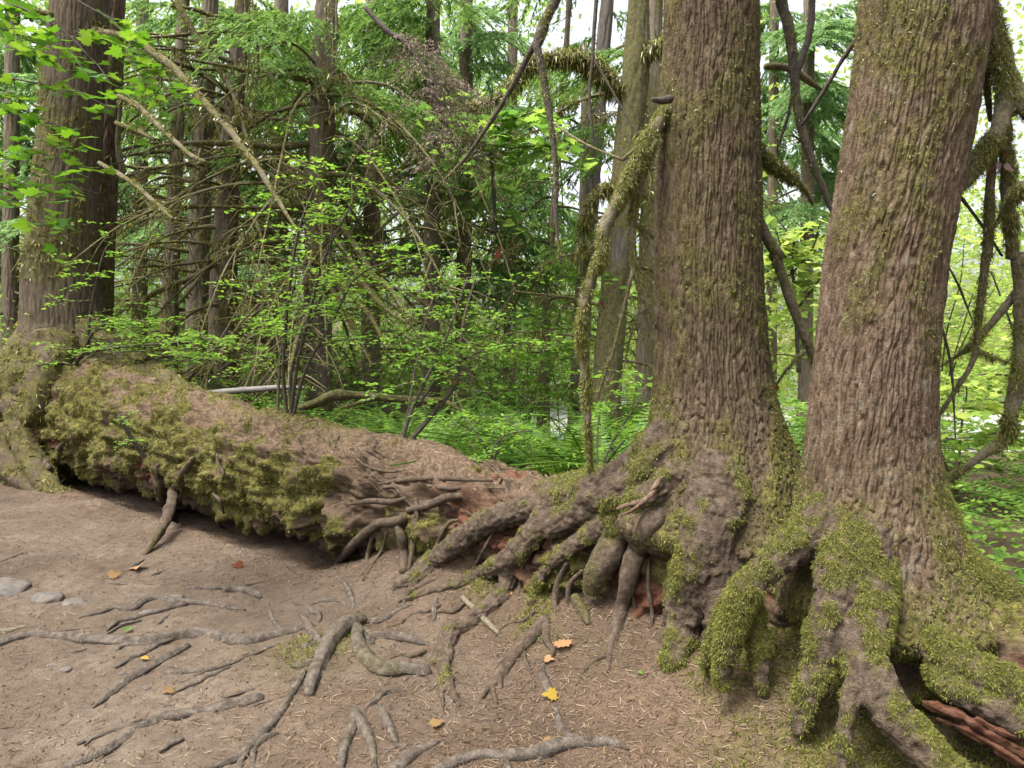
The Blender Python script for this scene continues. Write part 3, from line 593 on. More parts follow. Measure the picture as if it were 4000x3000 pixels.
# ------------------------------------------------------------------ the leaning tree on the right
RT = thing('conifer_tree', 'leaning conifer with rough reddish bark and a skirt of feathery moss', 'tree', (1.57, 3.29, .5)); rt_t = []
def rm(P, Z, TH, q):
    f = fbm(q*np.array([3, 3, 1.5]), 4); L = np.clip(np.cos(np.radians(TH-200)), 0, 1); Rr_ = np.clip(np.cos(np.radians(TH-5)), 0, 1)
    g = fbm(q*np.array([9, 9, 5])+3, 3); return sstep(-.1, .45, .6*f+.5*g+.55*L*sstep(1.5, 2.5, Z)-.10)*.75+sstep(1.25, .7, Z)*sstep(-.5, .15, f+.4*g+.15)*.95+.5*sstep(1.6, .9, Z)*Rr_*sstep(-.3, .3, f+.5*g)
tm, ta, tw = trunk_mesh([(2003, -40, 250), (1995, 80, 252), (1960, 300, 244), (1912, 560, 236), (1893, 750, 238), (1880, 900, 246), (1872, 1050, 262), (1872, 1130, 290)], 3.29, .12, 12, 600, .0045, .014,
    [(205, .55, .14, .18, 3), (-95, .45, .14, .25, 4), (-50, .45, .16, .22, 4), (0, .55, .2, .17, 3)], rm, 48, 2)
tm.build('trunk', M['bark_red'], RT); rt_t.append((ta, tw))
rr = lambda polys, mv, **k: root(RT, 'root', M['root'], polys, mossv=mv, tufts=rt_t, **k)
def rt_moss(V, N):
    f = fbm(V*3.2, 4); g = .8*fbm(V*11+5, 3)+.45*fbm(V*30, 2); bare = np.exp(-((V[:, 0]-1.215)/.05)**2)*sstep(.75, .6, V[:, 2])+.6*np.exp(-((V[:, 0]-1.36)/.07)**2)*sstep(.6, .4, V[:, 2])
    return sstep(-.22, .5, .9*f+.9*g+.25*N[:, 2]+.08-.55*bare-.2*sstep(.75, .95, V[:, 2])-.3*sstep(1.75, 1.9, V[:, 0])*sstep(.35, .2, V[:, 2]))*.98
fuse(RT, [
    rpw(('I', [(1050, -60, 150, 3.26), (900, 60, 140, 3.14), (780, 180, 125, 3.05), (650, 290, 108, 2.99), (530, 380, 98, 2.96), (430, 500, 90, 2.95), (360, 640, 82, 2.94), (320, 780, 74, 2.94), (290, 920, 62, 2.93), (270, 1050, 44, 2.93), (262, 1120, 24, 2.93)]), ('I', [(800, 200, 70, 3.16), (640, 300, 70, 3.08), (500, 380, 62, 3.05), (400, 460, 54, 3.02), (300, 610, 48, 3.0), (240, 760, 42, 3.02), (190, 900, 32, 3.05), (150, 1000, 18, 3.1)]), ('I', [(420, 600, 70, 3.0), (480, 800, 70, 2.98), (520, 1000, 60, 2.95), (500, 1150, 40, 2.94)])),
    rpw(('I', [(1080, 0, 170, 3.18), (1030, 260, 150, 3.0), (1000, 460, 138, 2.9), (970, 650, 122, 2.83), (930, 840, 104, 2.79), (880, 1030, 90, 2.77), (830, 1190, 80, 2.75), (780, 1330, 60, 2.74), (740, 1430, 30, 2.73)])),
    rpw(('I', [(1250, 0, 190, 3.16), (1210, 300, 180, 3.0), (1185, 560, 165, 2.88), (1175, 800, 152, 2.77), (1200, 1000, 150, 2.7), (1280, 1180, 142, 2.62), (1400, 1350, 124, 2.55), (1550, 1520, 114, 2.48), (1720, 1700, 104, 2.42), (1900, 1900, 92, 2.35)]), ('I', [(1140, 1000, 60, 2.68), (1090, 1200, 64, 2.62), (1060, 1400, 56, 2.58), (1040, 1600, 44, 2.56), (1040, 1750, 30, 2.55)])),
    rpw(('I', [(1300, -100, 180, 3.3), (1480, 100, 190, 3.2), (1640, 280, 190, 3.14), (1820, 430, 178, 3.1), (2000, 560, 166, 3.08), (2200, 670, 160, 3.06), (2420, 780, 150, 3.02), (2600, 900, 130, 2.95)])),
    [collar(1.60, 3.27, .2, 1.02, .40, .22)] + rpw(('I', [(1350, 500, 150, 3.05), (1500, 700, 140, 3.0), (1640, 850, 120, 2.95), (1800, 960, 110, 2.92), (2000, 1060, 110, 2.9), (2250, 1180, 110, 2.85)]), ('I', [(1500, 740, 60, 2.95), (1640, 870, 110, 2.80), (1800, 980, 125, 2.72), (2000, 1090, 125, 2.66), (2250, 1220, 130, 2.62), (2450, 1320, 130, 2.58)]), ('I', [(1620, 1020, 50, 2.75), (1750, 1140, 80, 2.66), (1930, 1230, 85, 2.60), (2130, 1340, 90, 2.56), (2350, 1460, 90, 2.52)]))],
    M['root'], .0075, 6, .012, 30, rt_moss, rt_t, ['root', 'root', 'root', 'root', 'root_collar'])
rr([('I', [(1480, 1330, 26, 2.62), (1560, 1440, 26, 2.6), (1640, 1570, 26, 2.56), (1720, 1690, 22, 2.52)])], .1, seg=10)
mb = MB()
for pts in ([(1560, 1230, 20, 2.70), (1700, 1290, 50, 2.64), (1840, 1350, 60, 2.60), (1980, 1430, 60, 2.57), (2120, 1500, 55, 2.55), (2300, 1590, 50, 2.5)], [(1650, 1330, 14, 2.66), (1820, 1400, 34, 2.6), (2000, 1500, 40, 2.56), (2200, 1620, 40, 2.52)], [(1900, 1330, 14, 2.56), (2060, 1420, 26, 2.54), (2250, 1480, 26, 2.52)]):
    tube(mb, rpath('I', pts)*np.array([1, 1, 1, .75]), 16, .01, .9, 22, .7)
mb.A = {'moss': [np.clip(.8*fbm(mb.arr()[0]*6, 3)-.1, 0, 1)], 'red': [np.full(mb.n, .9)]}; mb.build('rotten_wood', M['log'], nurse)
rb = []
branch(RT, [bp('C', [(1700, -1100, 70, 3.3), (1900, -300, 62, 3.4), (1990, 60, 56), (2040, 280, 56), (2075, 500, 54), (2085, 690, 52), (2040, 840, 54), (1960, 970, 58), (1870, 1110, 58), (1800, 1200, 34), (1775, 1230, 10)], 3.45, 3.35)], 'branch', .75, 14, .02, rb, .3)
branch(RT, [bp('C', [(2085, 700, 40), (2085, 850, 42), (2095, 1000, 44), (2110, 1300, 42), (2140, 1660, 40)], 3.4, 3.5), bp('F', [(2165, -20, 40), (2190, 300, 40), (2180, 700, 42), (2130, 1000, 46), (2090, 1180, 44), (1950, 1280, 30), (1800, 1390, 22), (1700, 1480, 16), (1590, 1580, 8)], 3.5, 3.7)], 'branch', .7, 12, .02, rb, .35)
branch(RT, [bp('C', [(1850, -300, 40, 3.4), (1930, 280, 30), (1965, 500, 28), (1995, 780, 14)], 3.5, 3.5)], 'branch', .5, 8, .03, rb)
branch(RT, [bp('C', [(2085, 690, 30), (2010, 1030, 28), (1990, 1300, 32), (1975, 1660, 30)], 3.45, 3.5), bp('F', [(1970, -20, 30), (1930, 300, 25), (1890, 650, 18), (1780, 850, 16), (1680, 1000, 14), (1580, 1130, 8)], 3.5, 3.6), bp('F', [(1900, 620, 10), (2000, 650, 10), (2110, 690, 6)], 3.55, 3.6)], 'branch', .55, 8, .03, rb)
branch(RT, [bp('F', [(2230, 160, 40), (2080, 340, 26), (1920, 530, 20), (1800, 630, 14), (1660, 720, 5)], 3.55, 3.65)], 'branch', .5, 8, .03, rb)
branch(RT, [bp('C', [(2100, 300, 30, 3.5), (2150, 560, 45), (2230, 700, 60), (2400, 800, 70)], 3.5, 3.3), bp('C', [(2120, 720, 50), (2230, 640, 40), (2330, 560, 30)], 3.42, 3.3)], 'branch', .7, 10, .03, rb)
branch(RT, [bp('C', [(2230, 1200, 55), (2130, 1300, 45), (2050, 1420, 14), (1930, 1580, 6)], 3.3, 3.5)], 'branch', .5, 8, .03, rb)
branch(RT, [bp('C', [(1200, 160, 26), (1150, 230, 17), (1050, 370, 15), (950, 540, 13), (830, 730, 12), (780, 810, 6)], 3.3, 3.6)], 'twig', .2)
branch(RT, [bp('C', [(1790, 1255, 12), (1850, 1330, 11), (1960, 1480, 10), (2070, 1650, 8)], 3.4, 3.6), bp('F', [(1700, 20, 6), (1790, 190, 8), (1830, 290, 7), (1880, 420, 4)], 3.6, 3.6), bp('F', [(1655, 370, 8), (1720, 600, 9), (1750, 800, 8), (1770, 1180, 4)], 3.6, 3.65)], 'twig', .1)
tufts_build(RT, rt_t[:1], 18000, .018, .004, 7, down=1.); tufts_build(RT, rt_t[1:], 62000, .016, .0029, 8, per=4, down=.7, out=.55); tufts_build(RT, rb, 8000, .030, .003, 9, down=1.8, out=.3, per=4)

# ------------------------------------------------------------------ the big tree at the left end of the log and its companion
LT = thing('conifer_tree', 'massive smooth barked conifer with mossy flared foot at the far end of the log', 'tree', (-5.29, 9.15, 1.1)); lt_t = []
def lmf(P, Z, TH, q):
    f = fbm(q*np.array([2, 2, 1]), 4); L = np.clip(np.cos(np.radians(TH-200)), 0, 1)
    return sstep(.05, .4, f+.45*L+.12)*.8+sstep(1.75, 1.25, Z)*sstep(-.4, .1, f+.2)
tm, ta, tw = trunk_mesh([(176, -20, 110), (168, 100, 115), (150, 300, 128), (140, 450, 136), (132, 600, 146), (138, 700, 160), (140, 740, 176), (140, 800, 210)], 9.15, .5, 14, 260, .014, .014,
    [(195, 1.0, .3, .25, 2), (-80, 1.0, .2, .25, 2), (-20, 1.0, .25, .22, 3)], lmf, 16, 3)
tm.build('trunk', M['bark_dark'], LT); lt_t.append((ta, tw))
for pl, mv in (([('W', [(100, 720, 40, 8.9), (60, 790, 50, 8.75), (20, 860, 52, 8.6), (-30, 940, 50, 8.5), (-80, 1020, 44, 8.4)])], .9), ([('W', [(70, 800, 34, 8.7), (45, 860, 36, 8.5), (40, 900, 30, 8.35), (55, 960, 30, 8.2), (80, 1020, 28, 8.0), (130, 1075, 20, 7.7), (170, 1090, 8, 7.5)])], .75),
               ([('W', [(190, 720, 38, 9.0), (230, 760, 36, 8.8), (290, 790, 30, 8.5), (350, 820, 26, 8.0), (410, 850, 16, 7.5)])], .8), ([('W', [(120, 740, 45, 8.75), (110, 800, 45, 8.5), (90, 860, 38, 8.3), (60, 910, 20, 8.2)])], .85),
               ([('W', [(20, 920, 30, 8.3), (20, 980, 32, 8.2), (40, 1030, 26, 8.0), (80, 1066, 12, 7.8)])], .6)):
    root(LT, 'root', M['root'], pl, 20, .04, .3, 4, mv, .2, tufts=lt_t)
for pts, Y0, Y1 in (([(-60, 50, 18), (100, 55, 24), (250, 85, 26), (395, 100, 30)], 8.4, 9), ([(760, 620, 22), (880, 680, 24), (960, 750, 22), (1050, 840, 20), (1150, 930, 18), (1230, 1000, 17), (1325, 1045, 12)], 8.9, 8.0),
        ([(640, 1050, 16), (700, 1085, 18), (780, 1130, 19), (880, 1200, 18), (980, 1290, 18), (1060, 1360, 17), (1115, 1412, 10)], 8.7, 8.0), ([(750, 795, 20), (850, 830, 20), (1000, 900, 12)], 9, 8.7),
        ([(-40, 1350, 14), (100, 1270, 15), (220, 1220, 20)], 8, 8.8), ([(600, 200, 30), (800, 235, 28), (880, 270, 26), (1000, 350, 30), (1120, 440, 32), (1200, 530, 32), (1300, 640, 31), (1400, 750, 30), (1500, 860, 30), (1580, 980, 26), (1650, 1060, 24), (1750, 1220, 20), (1830, 1350, 16), (1920, 1490, 10)], 9.0, 7.4)):
    branch(LT, [bp('A', pts, Y0, Y1)*np.array([1, 1, 1, .85])], 'branch', 1.4, 8, .05, lt_t, .35)
tufts_build(LT, lt_t, 5000, .07, .014, 10, m='moss', per=3)
def plainmoss(a):
    return lambda P, Z, TH, q: sstep(.0, .4, fbm(q*np.array([2.2, 2.2, 1.1]), 4)+a)
TT = thing('conifer_tree', 'slender reddish trunk close behind the massive left tree with a dark gap between', 'tree', (-4.75, 9.8, .5))
tm, ta, tw = trunk_mesh([(250, -20, 38), (240, 200, 42), (226, 450, 48), (218, 600, 50), (214, 760, 54)], 9.8, .3, 14, 90, .03, .012, (), plainmoss(-.2), 16, 4); tm.build('trunk', M['bark_red'], TT)
branch(TT, [bp('A', [(780, 640, 12), (760, 900, 16), (770, 1000, 22), (790, 1090, 22), (820, 1140, 10)], 9.7, 9.6)], 'branch', .7)

# ------------------------------------------------------------------ background conifers
def dead_branch(r, base, az, L, r0, rise, droop, ntw, parent, mossv, m='branch', strands=None):
    h = np.array([math.cos(az), math.sin(az), 0]); side = np.array([-h[1], h[0], 0]); k = 7; wob = r.normal(0, .05, (k, 3))*L
    tt = np.linspace(0, 1, k); C = base+h*(tt[:, None]*L)+np.array([0, 0, 1.])*((rise*tt-droop*tt**2.2)*L)[:, None]+np.cumsum(wob*.35, 0)*tt[:, None]
    P = np.c_[C, r0*(1-.85*tt)+.004]; polys = [P]
    for _ in range(ntw):
        a = r.uniform(.2, .95); c = np.array([np.interp(a, tt, C[:, i]) for i in range(3)]); l = L*r.uniform(.15, .45)*(1.1-a*.5)
        d = nrm(h*r.uniform(.3, 1)+side*r.choice([-1, 1])*r.uniform(.3, 1.1)+np.array([0, 0, r.uniform(-.7, .2)]))
        e = c+d*l+np.array([0, 0, -l*r.uniform(.1, .5)]); mpt = (c+e)/2+np.array([0, 0, l*.1])+r.normal(0, .04, 3)*l
        polys.append(np.array([[*c, r0*.35], [*mpt, r0*.28], [*e, r0*.1]]))
        if strands is not None: strands.append(np.linspace(0, 1, 5)[:, None]*(e-c)+c)
    if strands is not None: strands.append(C)
    mb = MB()
    for i, q in enumerate(polys): tube(mb, q, 6 if i == 0 else 4, .14 if i == 0 else .2, .25 if i == 0 else 0, 10)
    V = mb.arr()[0]; mb.A = {'moss': [np.clip(mossv*(.7+1.6*fbm(V*3, 3)), 0, 1)]}
    return mb.build('branch', M[m], parent)
def hemlock(r, mb, base, az, L, droop, dens=1., nl=.09, wide=.5):
    """a live limb: side twigs in a drooping plane, needles on them as narrow blades"""
    h = np.array([math.cos(az), math.sin(az), 0]); side = np.array([-h[1], h[0], 0]); out = []
    n = int(26*dens*L/1.5)
    for i in range(n):
        a = (i+r.random())/n; c = base+h*(a*L)+np.array([0, 0, (.12*a-droop*a**1.8)*L]); l = wide*L*(.25+.75*math.sin(math.pi*min(1, .15+a*.85)))*r.uniform(.5, 1)
        s = 1 if i % 2 else -1; d = nrm(h*.7+side*s*r.uniform(.4, 1.)+np.array([0, 0, r.uniform(-.35, .05)]))
        k = max(3, int(l/.036)); t = np.linspace(.05, 1, k)[:, None]
        pts = c+d*t*l+np.array([0, 0, -1])*(t**2)*l*r.uniform(.25, .7); out.append((pts, d, np.cross(d, [0, 0, 1.])))
    P = np.concatenate([o[0] for o in out]); D = np.concatenate([np.repeat(o[1][None], len(o[0]), 0) for o in out]); S = np.concatenate([np.repeat(o[2][None], len(o[0]), 0) for o in out])
    for s in (-1, 1):
        d = nrm(D*.8+S*s*r.uniform(.2, .9, (len(P), 1))+np.array([0, 0, -.45])+r.normal(0, .2, P.shape)); place(mb, (NEED[0]*np.array([1.7, 1, 1]), NEED[1], NT_), P+r.normal(0, .012, P.shape), frames(d, np.array([0, 0, 1.])+r.normal(0, .35, P.shape)), nl*(.6+.7*r.random(len(P))))
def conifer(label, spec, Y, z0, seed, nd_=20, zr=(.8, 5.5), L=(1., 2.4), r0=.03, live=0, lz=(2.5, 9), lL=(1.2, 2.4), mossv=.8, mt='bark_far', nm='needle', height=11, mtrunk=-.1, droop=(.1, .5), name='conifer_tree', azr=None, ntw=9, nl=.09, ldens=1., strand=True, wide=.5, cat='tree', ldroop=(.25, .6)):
    r = RNG(seed); p, s = atY(*pix('W', spec[-1][0], spec[-1][1]), Y); T_ = thing(name, label, cat, (p[0], Y, z0))
    tm, ta, tw = trunk_mesh(spec, Y, z0, height, 64, .05, .018, [(a, z0+.1, .06, .25, 3) for a in (-60, 60, 180)], plainmoss(mtrunk), 13, seed); tm.build('trunk', M[mt], T_)
    zs, xs = zip(*sorted((atY(*pix('W', x, y), Y)[0][2], atY(*pix('W', x, y), Y)[0][0]) for x, y, w in spec)); st = []
    for i in range(nd_):
        z = zr[0]+(zr[1]-zr[0])*(i+r.random())/nd_; az = r.uniform(0, 2*math.pi) if azr is None else r.uniform(*azr)
        dead_branch(r, np.array([np.interp(z, zs, xs), Y, z]), az, r.uniform(*L), r0*r.uniform(.6, 1.2), r.uniform(-.15, .3), r.uniform(*droop), ntw, T_, mossv*1.3, strands=st if strand else None)
    if strand and st:
        mm = MB(); P = np.concatenate(st); P = np.repeat(P, 3, 0)+r.normal(0, .02, (len(P)*3, 3)); N = np.repeat([[0, 0, -1.]], len(P), 0)
        blades(mm, P, N, .08, .013, r, .4, .5, 1.5, 1); tag(mm.build('moss', M['moss'], T_), kind='stuff')
    if live:
        mb = MB()
        for i in range(live):
            z = lz[0]+(lz[1]-lz[0])*(i+r.random())/live; x = np.interp(z, zs, xs); az = r.uniform(0, 2*math.pi) if azr is None else r.uniform(*azr)
            hemlock(r, mb, np.array([x, Y, z]), az, r.uniform(*lL), r.uniform(*ldroop), ldens, nl, wide)
        mb.build('foliage', M[nm], T_, smooth=False)
    return T_
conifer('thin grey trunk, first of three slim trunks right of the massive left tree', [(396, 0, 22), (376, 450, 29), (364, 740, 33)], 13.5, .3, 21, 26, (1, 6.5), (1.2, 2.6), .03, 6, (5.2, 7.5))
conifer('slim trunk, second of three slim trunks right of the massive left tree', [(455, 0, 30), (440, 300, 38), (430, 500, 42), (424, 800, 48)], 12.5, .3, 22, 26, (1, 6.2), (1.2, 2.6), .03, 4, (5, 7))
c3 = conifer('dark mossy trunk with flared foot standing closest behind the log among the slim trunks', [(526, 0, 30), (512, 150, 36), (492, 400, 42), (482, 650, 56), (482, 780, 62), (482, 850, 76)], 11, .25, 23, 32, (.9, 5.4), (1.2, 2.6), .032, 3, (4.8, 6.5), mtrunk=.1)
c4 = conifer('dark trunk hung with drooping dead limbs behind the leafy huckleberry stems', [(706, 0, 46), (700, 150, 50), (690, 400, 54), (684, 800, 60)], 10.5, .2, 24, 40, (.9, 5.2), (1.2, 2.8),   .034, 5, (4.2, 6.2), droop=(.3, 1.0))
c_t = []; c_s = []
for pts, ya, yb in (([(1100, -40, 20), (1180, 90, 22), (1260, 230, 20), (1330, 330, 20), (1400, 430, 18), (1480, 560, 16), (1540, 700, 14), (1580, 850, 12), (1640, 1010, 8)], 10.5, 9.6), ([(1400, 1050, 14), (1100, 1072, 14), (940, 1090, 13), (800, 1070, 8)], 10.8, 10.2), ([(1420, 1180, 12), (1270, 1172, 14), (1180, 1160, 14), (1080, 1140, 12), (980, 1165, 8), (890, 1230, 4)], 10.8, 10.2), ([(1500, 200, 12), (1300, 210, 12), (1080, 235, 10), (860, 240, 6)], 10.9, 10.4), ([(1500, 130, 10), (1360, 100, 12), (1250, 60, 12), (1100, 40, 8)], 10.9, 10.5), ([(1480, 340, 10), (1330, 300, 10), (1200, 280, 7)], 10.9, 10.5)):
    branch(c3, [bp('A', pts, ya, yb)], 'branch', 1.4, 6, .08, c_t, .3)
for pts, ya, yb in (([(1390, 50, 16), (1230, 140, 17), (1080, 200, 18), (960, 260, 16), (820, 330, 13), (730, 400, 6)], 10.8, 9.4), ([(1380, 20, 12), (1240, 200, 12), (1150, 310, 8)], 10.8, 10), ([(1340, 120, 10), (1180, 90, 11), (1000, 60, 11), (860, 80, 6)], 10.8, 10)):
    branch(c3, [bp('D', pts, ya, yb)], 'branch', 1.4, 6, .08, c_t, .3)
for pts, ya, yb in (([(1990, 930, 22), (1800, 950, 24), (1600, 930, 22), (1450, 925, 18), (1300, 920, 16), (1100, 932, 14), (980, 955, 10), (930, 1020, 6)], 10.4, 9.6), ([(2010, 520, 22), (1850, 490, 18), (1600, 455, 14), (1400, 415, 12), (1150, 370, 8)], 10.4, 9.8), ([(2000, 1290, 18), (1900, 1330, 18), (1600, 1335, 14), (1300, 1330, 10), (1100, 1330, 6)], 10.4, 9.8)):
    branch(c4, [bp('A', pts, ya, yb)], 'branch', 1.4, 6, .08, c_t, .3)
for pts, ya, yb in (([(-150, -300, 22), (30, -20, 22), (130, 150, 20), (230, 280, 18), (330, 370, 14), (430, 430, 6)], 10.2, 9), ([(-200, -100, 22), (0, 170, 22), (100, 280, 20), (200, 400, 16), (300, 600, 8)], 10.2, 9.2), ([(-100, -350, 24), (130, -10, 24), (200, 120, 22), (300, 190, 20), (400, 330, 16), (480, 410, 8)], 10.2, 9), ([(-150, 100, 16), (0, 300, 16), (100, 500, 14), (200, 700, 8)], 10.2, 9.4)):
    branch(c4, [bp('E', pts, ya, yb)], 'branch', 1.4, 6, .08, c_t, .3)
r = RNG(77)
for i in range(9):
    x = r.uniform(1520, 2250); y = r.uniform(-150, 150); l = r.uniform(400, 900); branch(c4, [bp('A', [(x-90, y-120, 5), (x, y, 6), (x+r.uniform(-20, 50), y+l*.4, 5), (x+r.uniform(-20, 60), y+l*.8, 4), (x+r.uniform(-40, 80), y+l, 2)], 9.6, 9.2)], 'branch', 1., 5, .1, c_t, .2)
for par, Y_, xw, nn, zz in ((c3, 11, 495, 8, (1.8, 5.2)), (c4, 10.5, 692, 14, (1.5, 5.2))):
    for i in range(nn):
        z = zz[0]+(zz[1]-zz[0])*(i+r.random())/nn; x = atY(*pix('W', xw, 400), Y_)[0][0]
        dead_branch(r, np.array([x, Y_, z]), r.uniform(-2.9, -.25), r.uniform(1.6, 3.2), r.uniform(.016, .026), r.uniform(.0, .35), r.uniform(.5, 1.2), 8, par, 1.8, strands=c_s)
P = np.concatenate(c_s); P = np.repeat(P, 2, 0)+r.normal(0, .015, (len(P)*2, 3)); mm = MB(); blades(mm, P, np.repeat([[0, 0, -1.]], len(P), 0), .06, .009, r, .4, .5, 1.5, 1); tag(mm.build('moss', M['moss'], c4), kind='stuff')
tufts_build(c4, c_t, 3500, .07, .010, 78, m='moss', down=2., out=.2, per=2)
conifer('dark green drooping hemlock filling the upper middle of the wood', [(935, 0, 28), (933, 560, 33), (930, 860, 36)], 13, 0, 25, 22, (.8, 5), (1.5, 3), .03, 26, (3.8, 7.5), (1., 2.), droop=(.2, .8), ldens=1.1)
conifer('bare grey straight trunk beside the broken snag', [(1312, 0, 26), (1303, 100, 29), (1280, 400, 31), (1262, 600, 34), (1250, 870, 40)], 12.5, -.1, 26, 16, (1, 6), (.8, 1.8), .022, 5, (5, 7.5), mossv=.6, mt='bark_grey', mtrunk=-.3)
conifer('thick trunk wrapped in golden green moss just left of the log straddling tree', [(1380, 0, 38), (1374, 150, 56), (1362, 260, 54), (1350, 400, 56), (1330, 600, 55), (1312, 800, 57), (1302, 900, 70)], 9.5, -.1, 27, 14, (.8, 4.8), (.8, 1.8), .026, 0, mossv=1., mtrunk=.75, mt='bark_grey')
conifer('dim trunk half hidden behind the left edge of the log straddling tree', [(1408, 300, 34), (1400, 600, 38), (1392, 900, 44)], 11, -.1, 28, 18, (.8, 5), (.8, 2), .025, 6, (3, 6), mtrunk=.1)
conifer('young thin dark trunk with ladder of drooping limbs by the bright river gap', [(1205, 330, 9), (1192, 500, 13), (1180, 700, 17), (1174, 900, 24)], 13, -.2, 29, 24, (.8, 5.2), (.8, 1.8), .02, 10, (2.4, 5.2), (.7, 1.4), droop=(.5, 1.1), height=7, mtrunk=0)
SN = thing('broken_snag', 'jagged broken dead snag rising beside the bare grey trunk', 'dead tree', (4.2, 12.2, -.1))
mb = MB(); tube(mb, bp('W', [(1266, 92, 2), (1266, 110, 5), (1264, 180, 8), (1262, 400, 10), (1258, 600, 11), (1246, 880, 14)], 12.2, 12.2), 16, .08, .3, 7, .3); V = mb.arr()[0]; mb.A = {'moss': [np.clip(.5+fbm(V*2, 3), 0, .8)]}; mb.build('trunk', M['bark_grey'], SN)
# arching mossy limbs of the golden green trunk
GT = bpy.data.objects['thick trunk'] if 'thick trunk' in bpy.data.objects else [o for o in bpy.data.objects if str(o.get('label', '')).startswith('thick trunk wrapped')][0]; gt_t = []
branch(GT, [bp('B', [(1830, 600, 40), (1720, 530, 44), (1640, 450, 44), (1560, 395, 36), (1440, 375, 26), (1320, 390, 24), (1220, 430, 24), (1160, 500, 20), (1100, 560, 18), (1000, 640, 14), (880, 680, 10), (760, 712, 5)], 9.5, 9.0)], 'branch', 1., 8, .06, gt_t, .4)
branch(GT, [bp('B', [(1950, 370, 30), (2010, 310, 32), (2100, 300, 28), (2200, 320, 20)], 9.4, 9.2)], 'branch', 1., 8, .06, gt_t, .4)
branch(GT, [bp('B', [(1760, 1200, 18), (1680, 1240, 18), (1630, 1300, 14), (1560, 1500, 12), (1540, 1700, 8)], 9.4, 9.2)], 'branch', 1., 6, .06, gt_t, .4)
tufts_build(GT, gt_t, 1800, .14, .016, 12, m='moss', down=2.5, out=.2)
# more background trees: leafy conifers that close the view, dim and far
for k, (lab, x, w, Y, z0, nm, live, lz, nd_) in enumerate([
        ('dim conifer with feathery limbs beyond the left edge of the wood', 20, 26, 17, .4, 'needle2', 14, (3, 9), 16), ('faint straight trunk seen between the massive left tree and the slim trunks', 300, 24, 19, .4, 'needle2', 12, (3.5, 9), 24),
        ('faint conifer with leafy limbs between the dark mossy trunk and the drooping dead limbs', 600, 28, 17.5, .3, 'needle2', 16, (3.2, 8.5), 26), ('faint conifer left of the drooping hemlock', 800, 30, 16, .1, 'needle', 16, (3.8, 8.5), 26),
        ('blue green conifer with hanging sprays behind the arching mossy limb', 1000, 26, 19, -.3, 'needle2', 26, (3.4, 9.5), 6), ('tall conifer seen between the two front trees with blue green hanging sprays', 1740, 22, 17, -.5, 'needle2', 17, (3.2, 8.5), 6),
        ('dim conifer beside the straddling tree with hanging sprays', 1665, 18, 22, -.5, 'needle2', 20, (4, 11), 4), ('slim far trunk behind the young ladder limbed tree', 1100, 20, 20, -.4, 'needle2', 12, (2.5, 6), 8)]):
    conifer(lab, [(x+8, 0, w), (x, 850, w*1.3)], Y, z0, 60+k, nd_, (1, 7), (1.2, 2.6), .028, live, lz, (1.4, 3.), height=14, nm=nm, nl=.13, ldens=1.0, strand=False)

# ------------------------------------------------------------------ leafy shrubs
def twig_leaves(r, lv, tw, c, d, l, n, size, rad, flat=.25, sag=.25):
    t = np.linspace(0, 1, 4)[:, None]; C = c+d*l*t+np.array([0, 0, -sag*l])*t**2
    if tw is not None: tube(tw, np.c_[C, rad*(1-.7*t)], 4, l/4)
    a = (np.arange(n)+r.random(n))/n; P = np.stack([np.interp(a, t[:, 0], C[:, i]) for i in range(3)], -1)
    s = np.where(np.arange(n) % 2, 1, -1)[:, None]; side = nrm(np.cross(d, [0, 0, 1.]))
    D = nrm(d*.5+side*s*r.uniform(.5, 1.2, (n, 1))+r.normal(0, .25, (n, 3))*np.array([1, 1, .8])); N = np.array([0, 0, 1.])+r.normal(0, flat, (n, 3))
    lv.append((P, D, N, size*(.6+.7*r.random(n))))
def leaves_build(lv, tpl, name, m, parent):
    mb = MB(); P = np.concatenate([x[0] for x in lv]); D = np.concatenate([x[1] for x in lv]); N = np.concatenate([x[2] for x in lv]); S = np.concatenate([x[3] for x in lv])
    place(mb, tpl, P, frames(D, N), S); return mb.build(name, m, parent, smooth=False)
def shrub(name, label, cat, stems, seed, leaf=.03, ntw=16, tl=(.2, .45), nlf=14, m='huck', tpl=LEAF, stemm='twig', from_=.3, group=None, flat=.3, mossv=.3, up=(-.1, .4), sub=2):
    r = RNG(seed); T_ = thing(name, label, cat, stems[0][0][:3], group); lv = []
    for S in stems:
        S = np.asarray(S, float); mb = MB(); C = tube(mb, S, 6, .08, .2, 12); n = len(C)
        for i in range(ntw):
            k = int(n*(from_+(1-from_)*(i+r.random())/ntw)); k = min(k, n-1); az = r.uniform(0, 2*math.pi)
            d = nrm(np.array([math.cos(az), math.sin(az), r.uniform(*up)])); l = r.uniform(*tl); rad = max(.003, C[k, 3]*.45)
            twig_leaves(r, lv, mb, C[k, :3], d, l, nlf, leaf, rad, flat)
            for _ in range(sub):
                a = r.uniform(.3, .9); az2 = az+r.choice([-1, 1])*r.uniform(.5, 1.1); d2 = nrm(np.array([math.cos(az2), math.sin(az2), r.uniform(-.2, .3)]))
                twig_leaves(r, lv, None, C[k, :3]+d*l*a, d2, l*.6, int(nlf*.7), leaf, rad*.5, flat)
        V = mb.arr()[0]; mb.A = {'moss': [np.clip(mossv*(.7+1.6*fbm(V*4, 2)), 0, 1)]}; mb.build('stem', M[stemm], T_)
    leaves_build(lv, tpl, 'foliage', M[m], T_); return T_
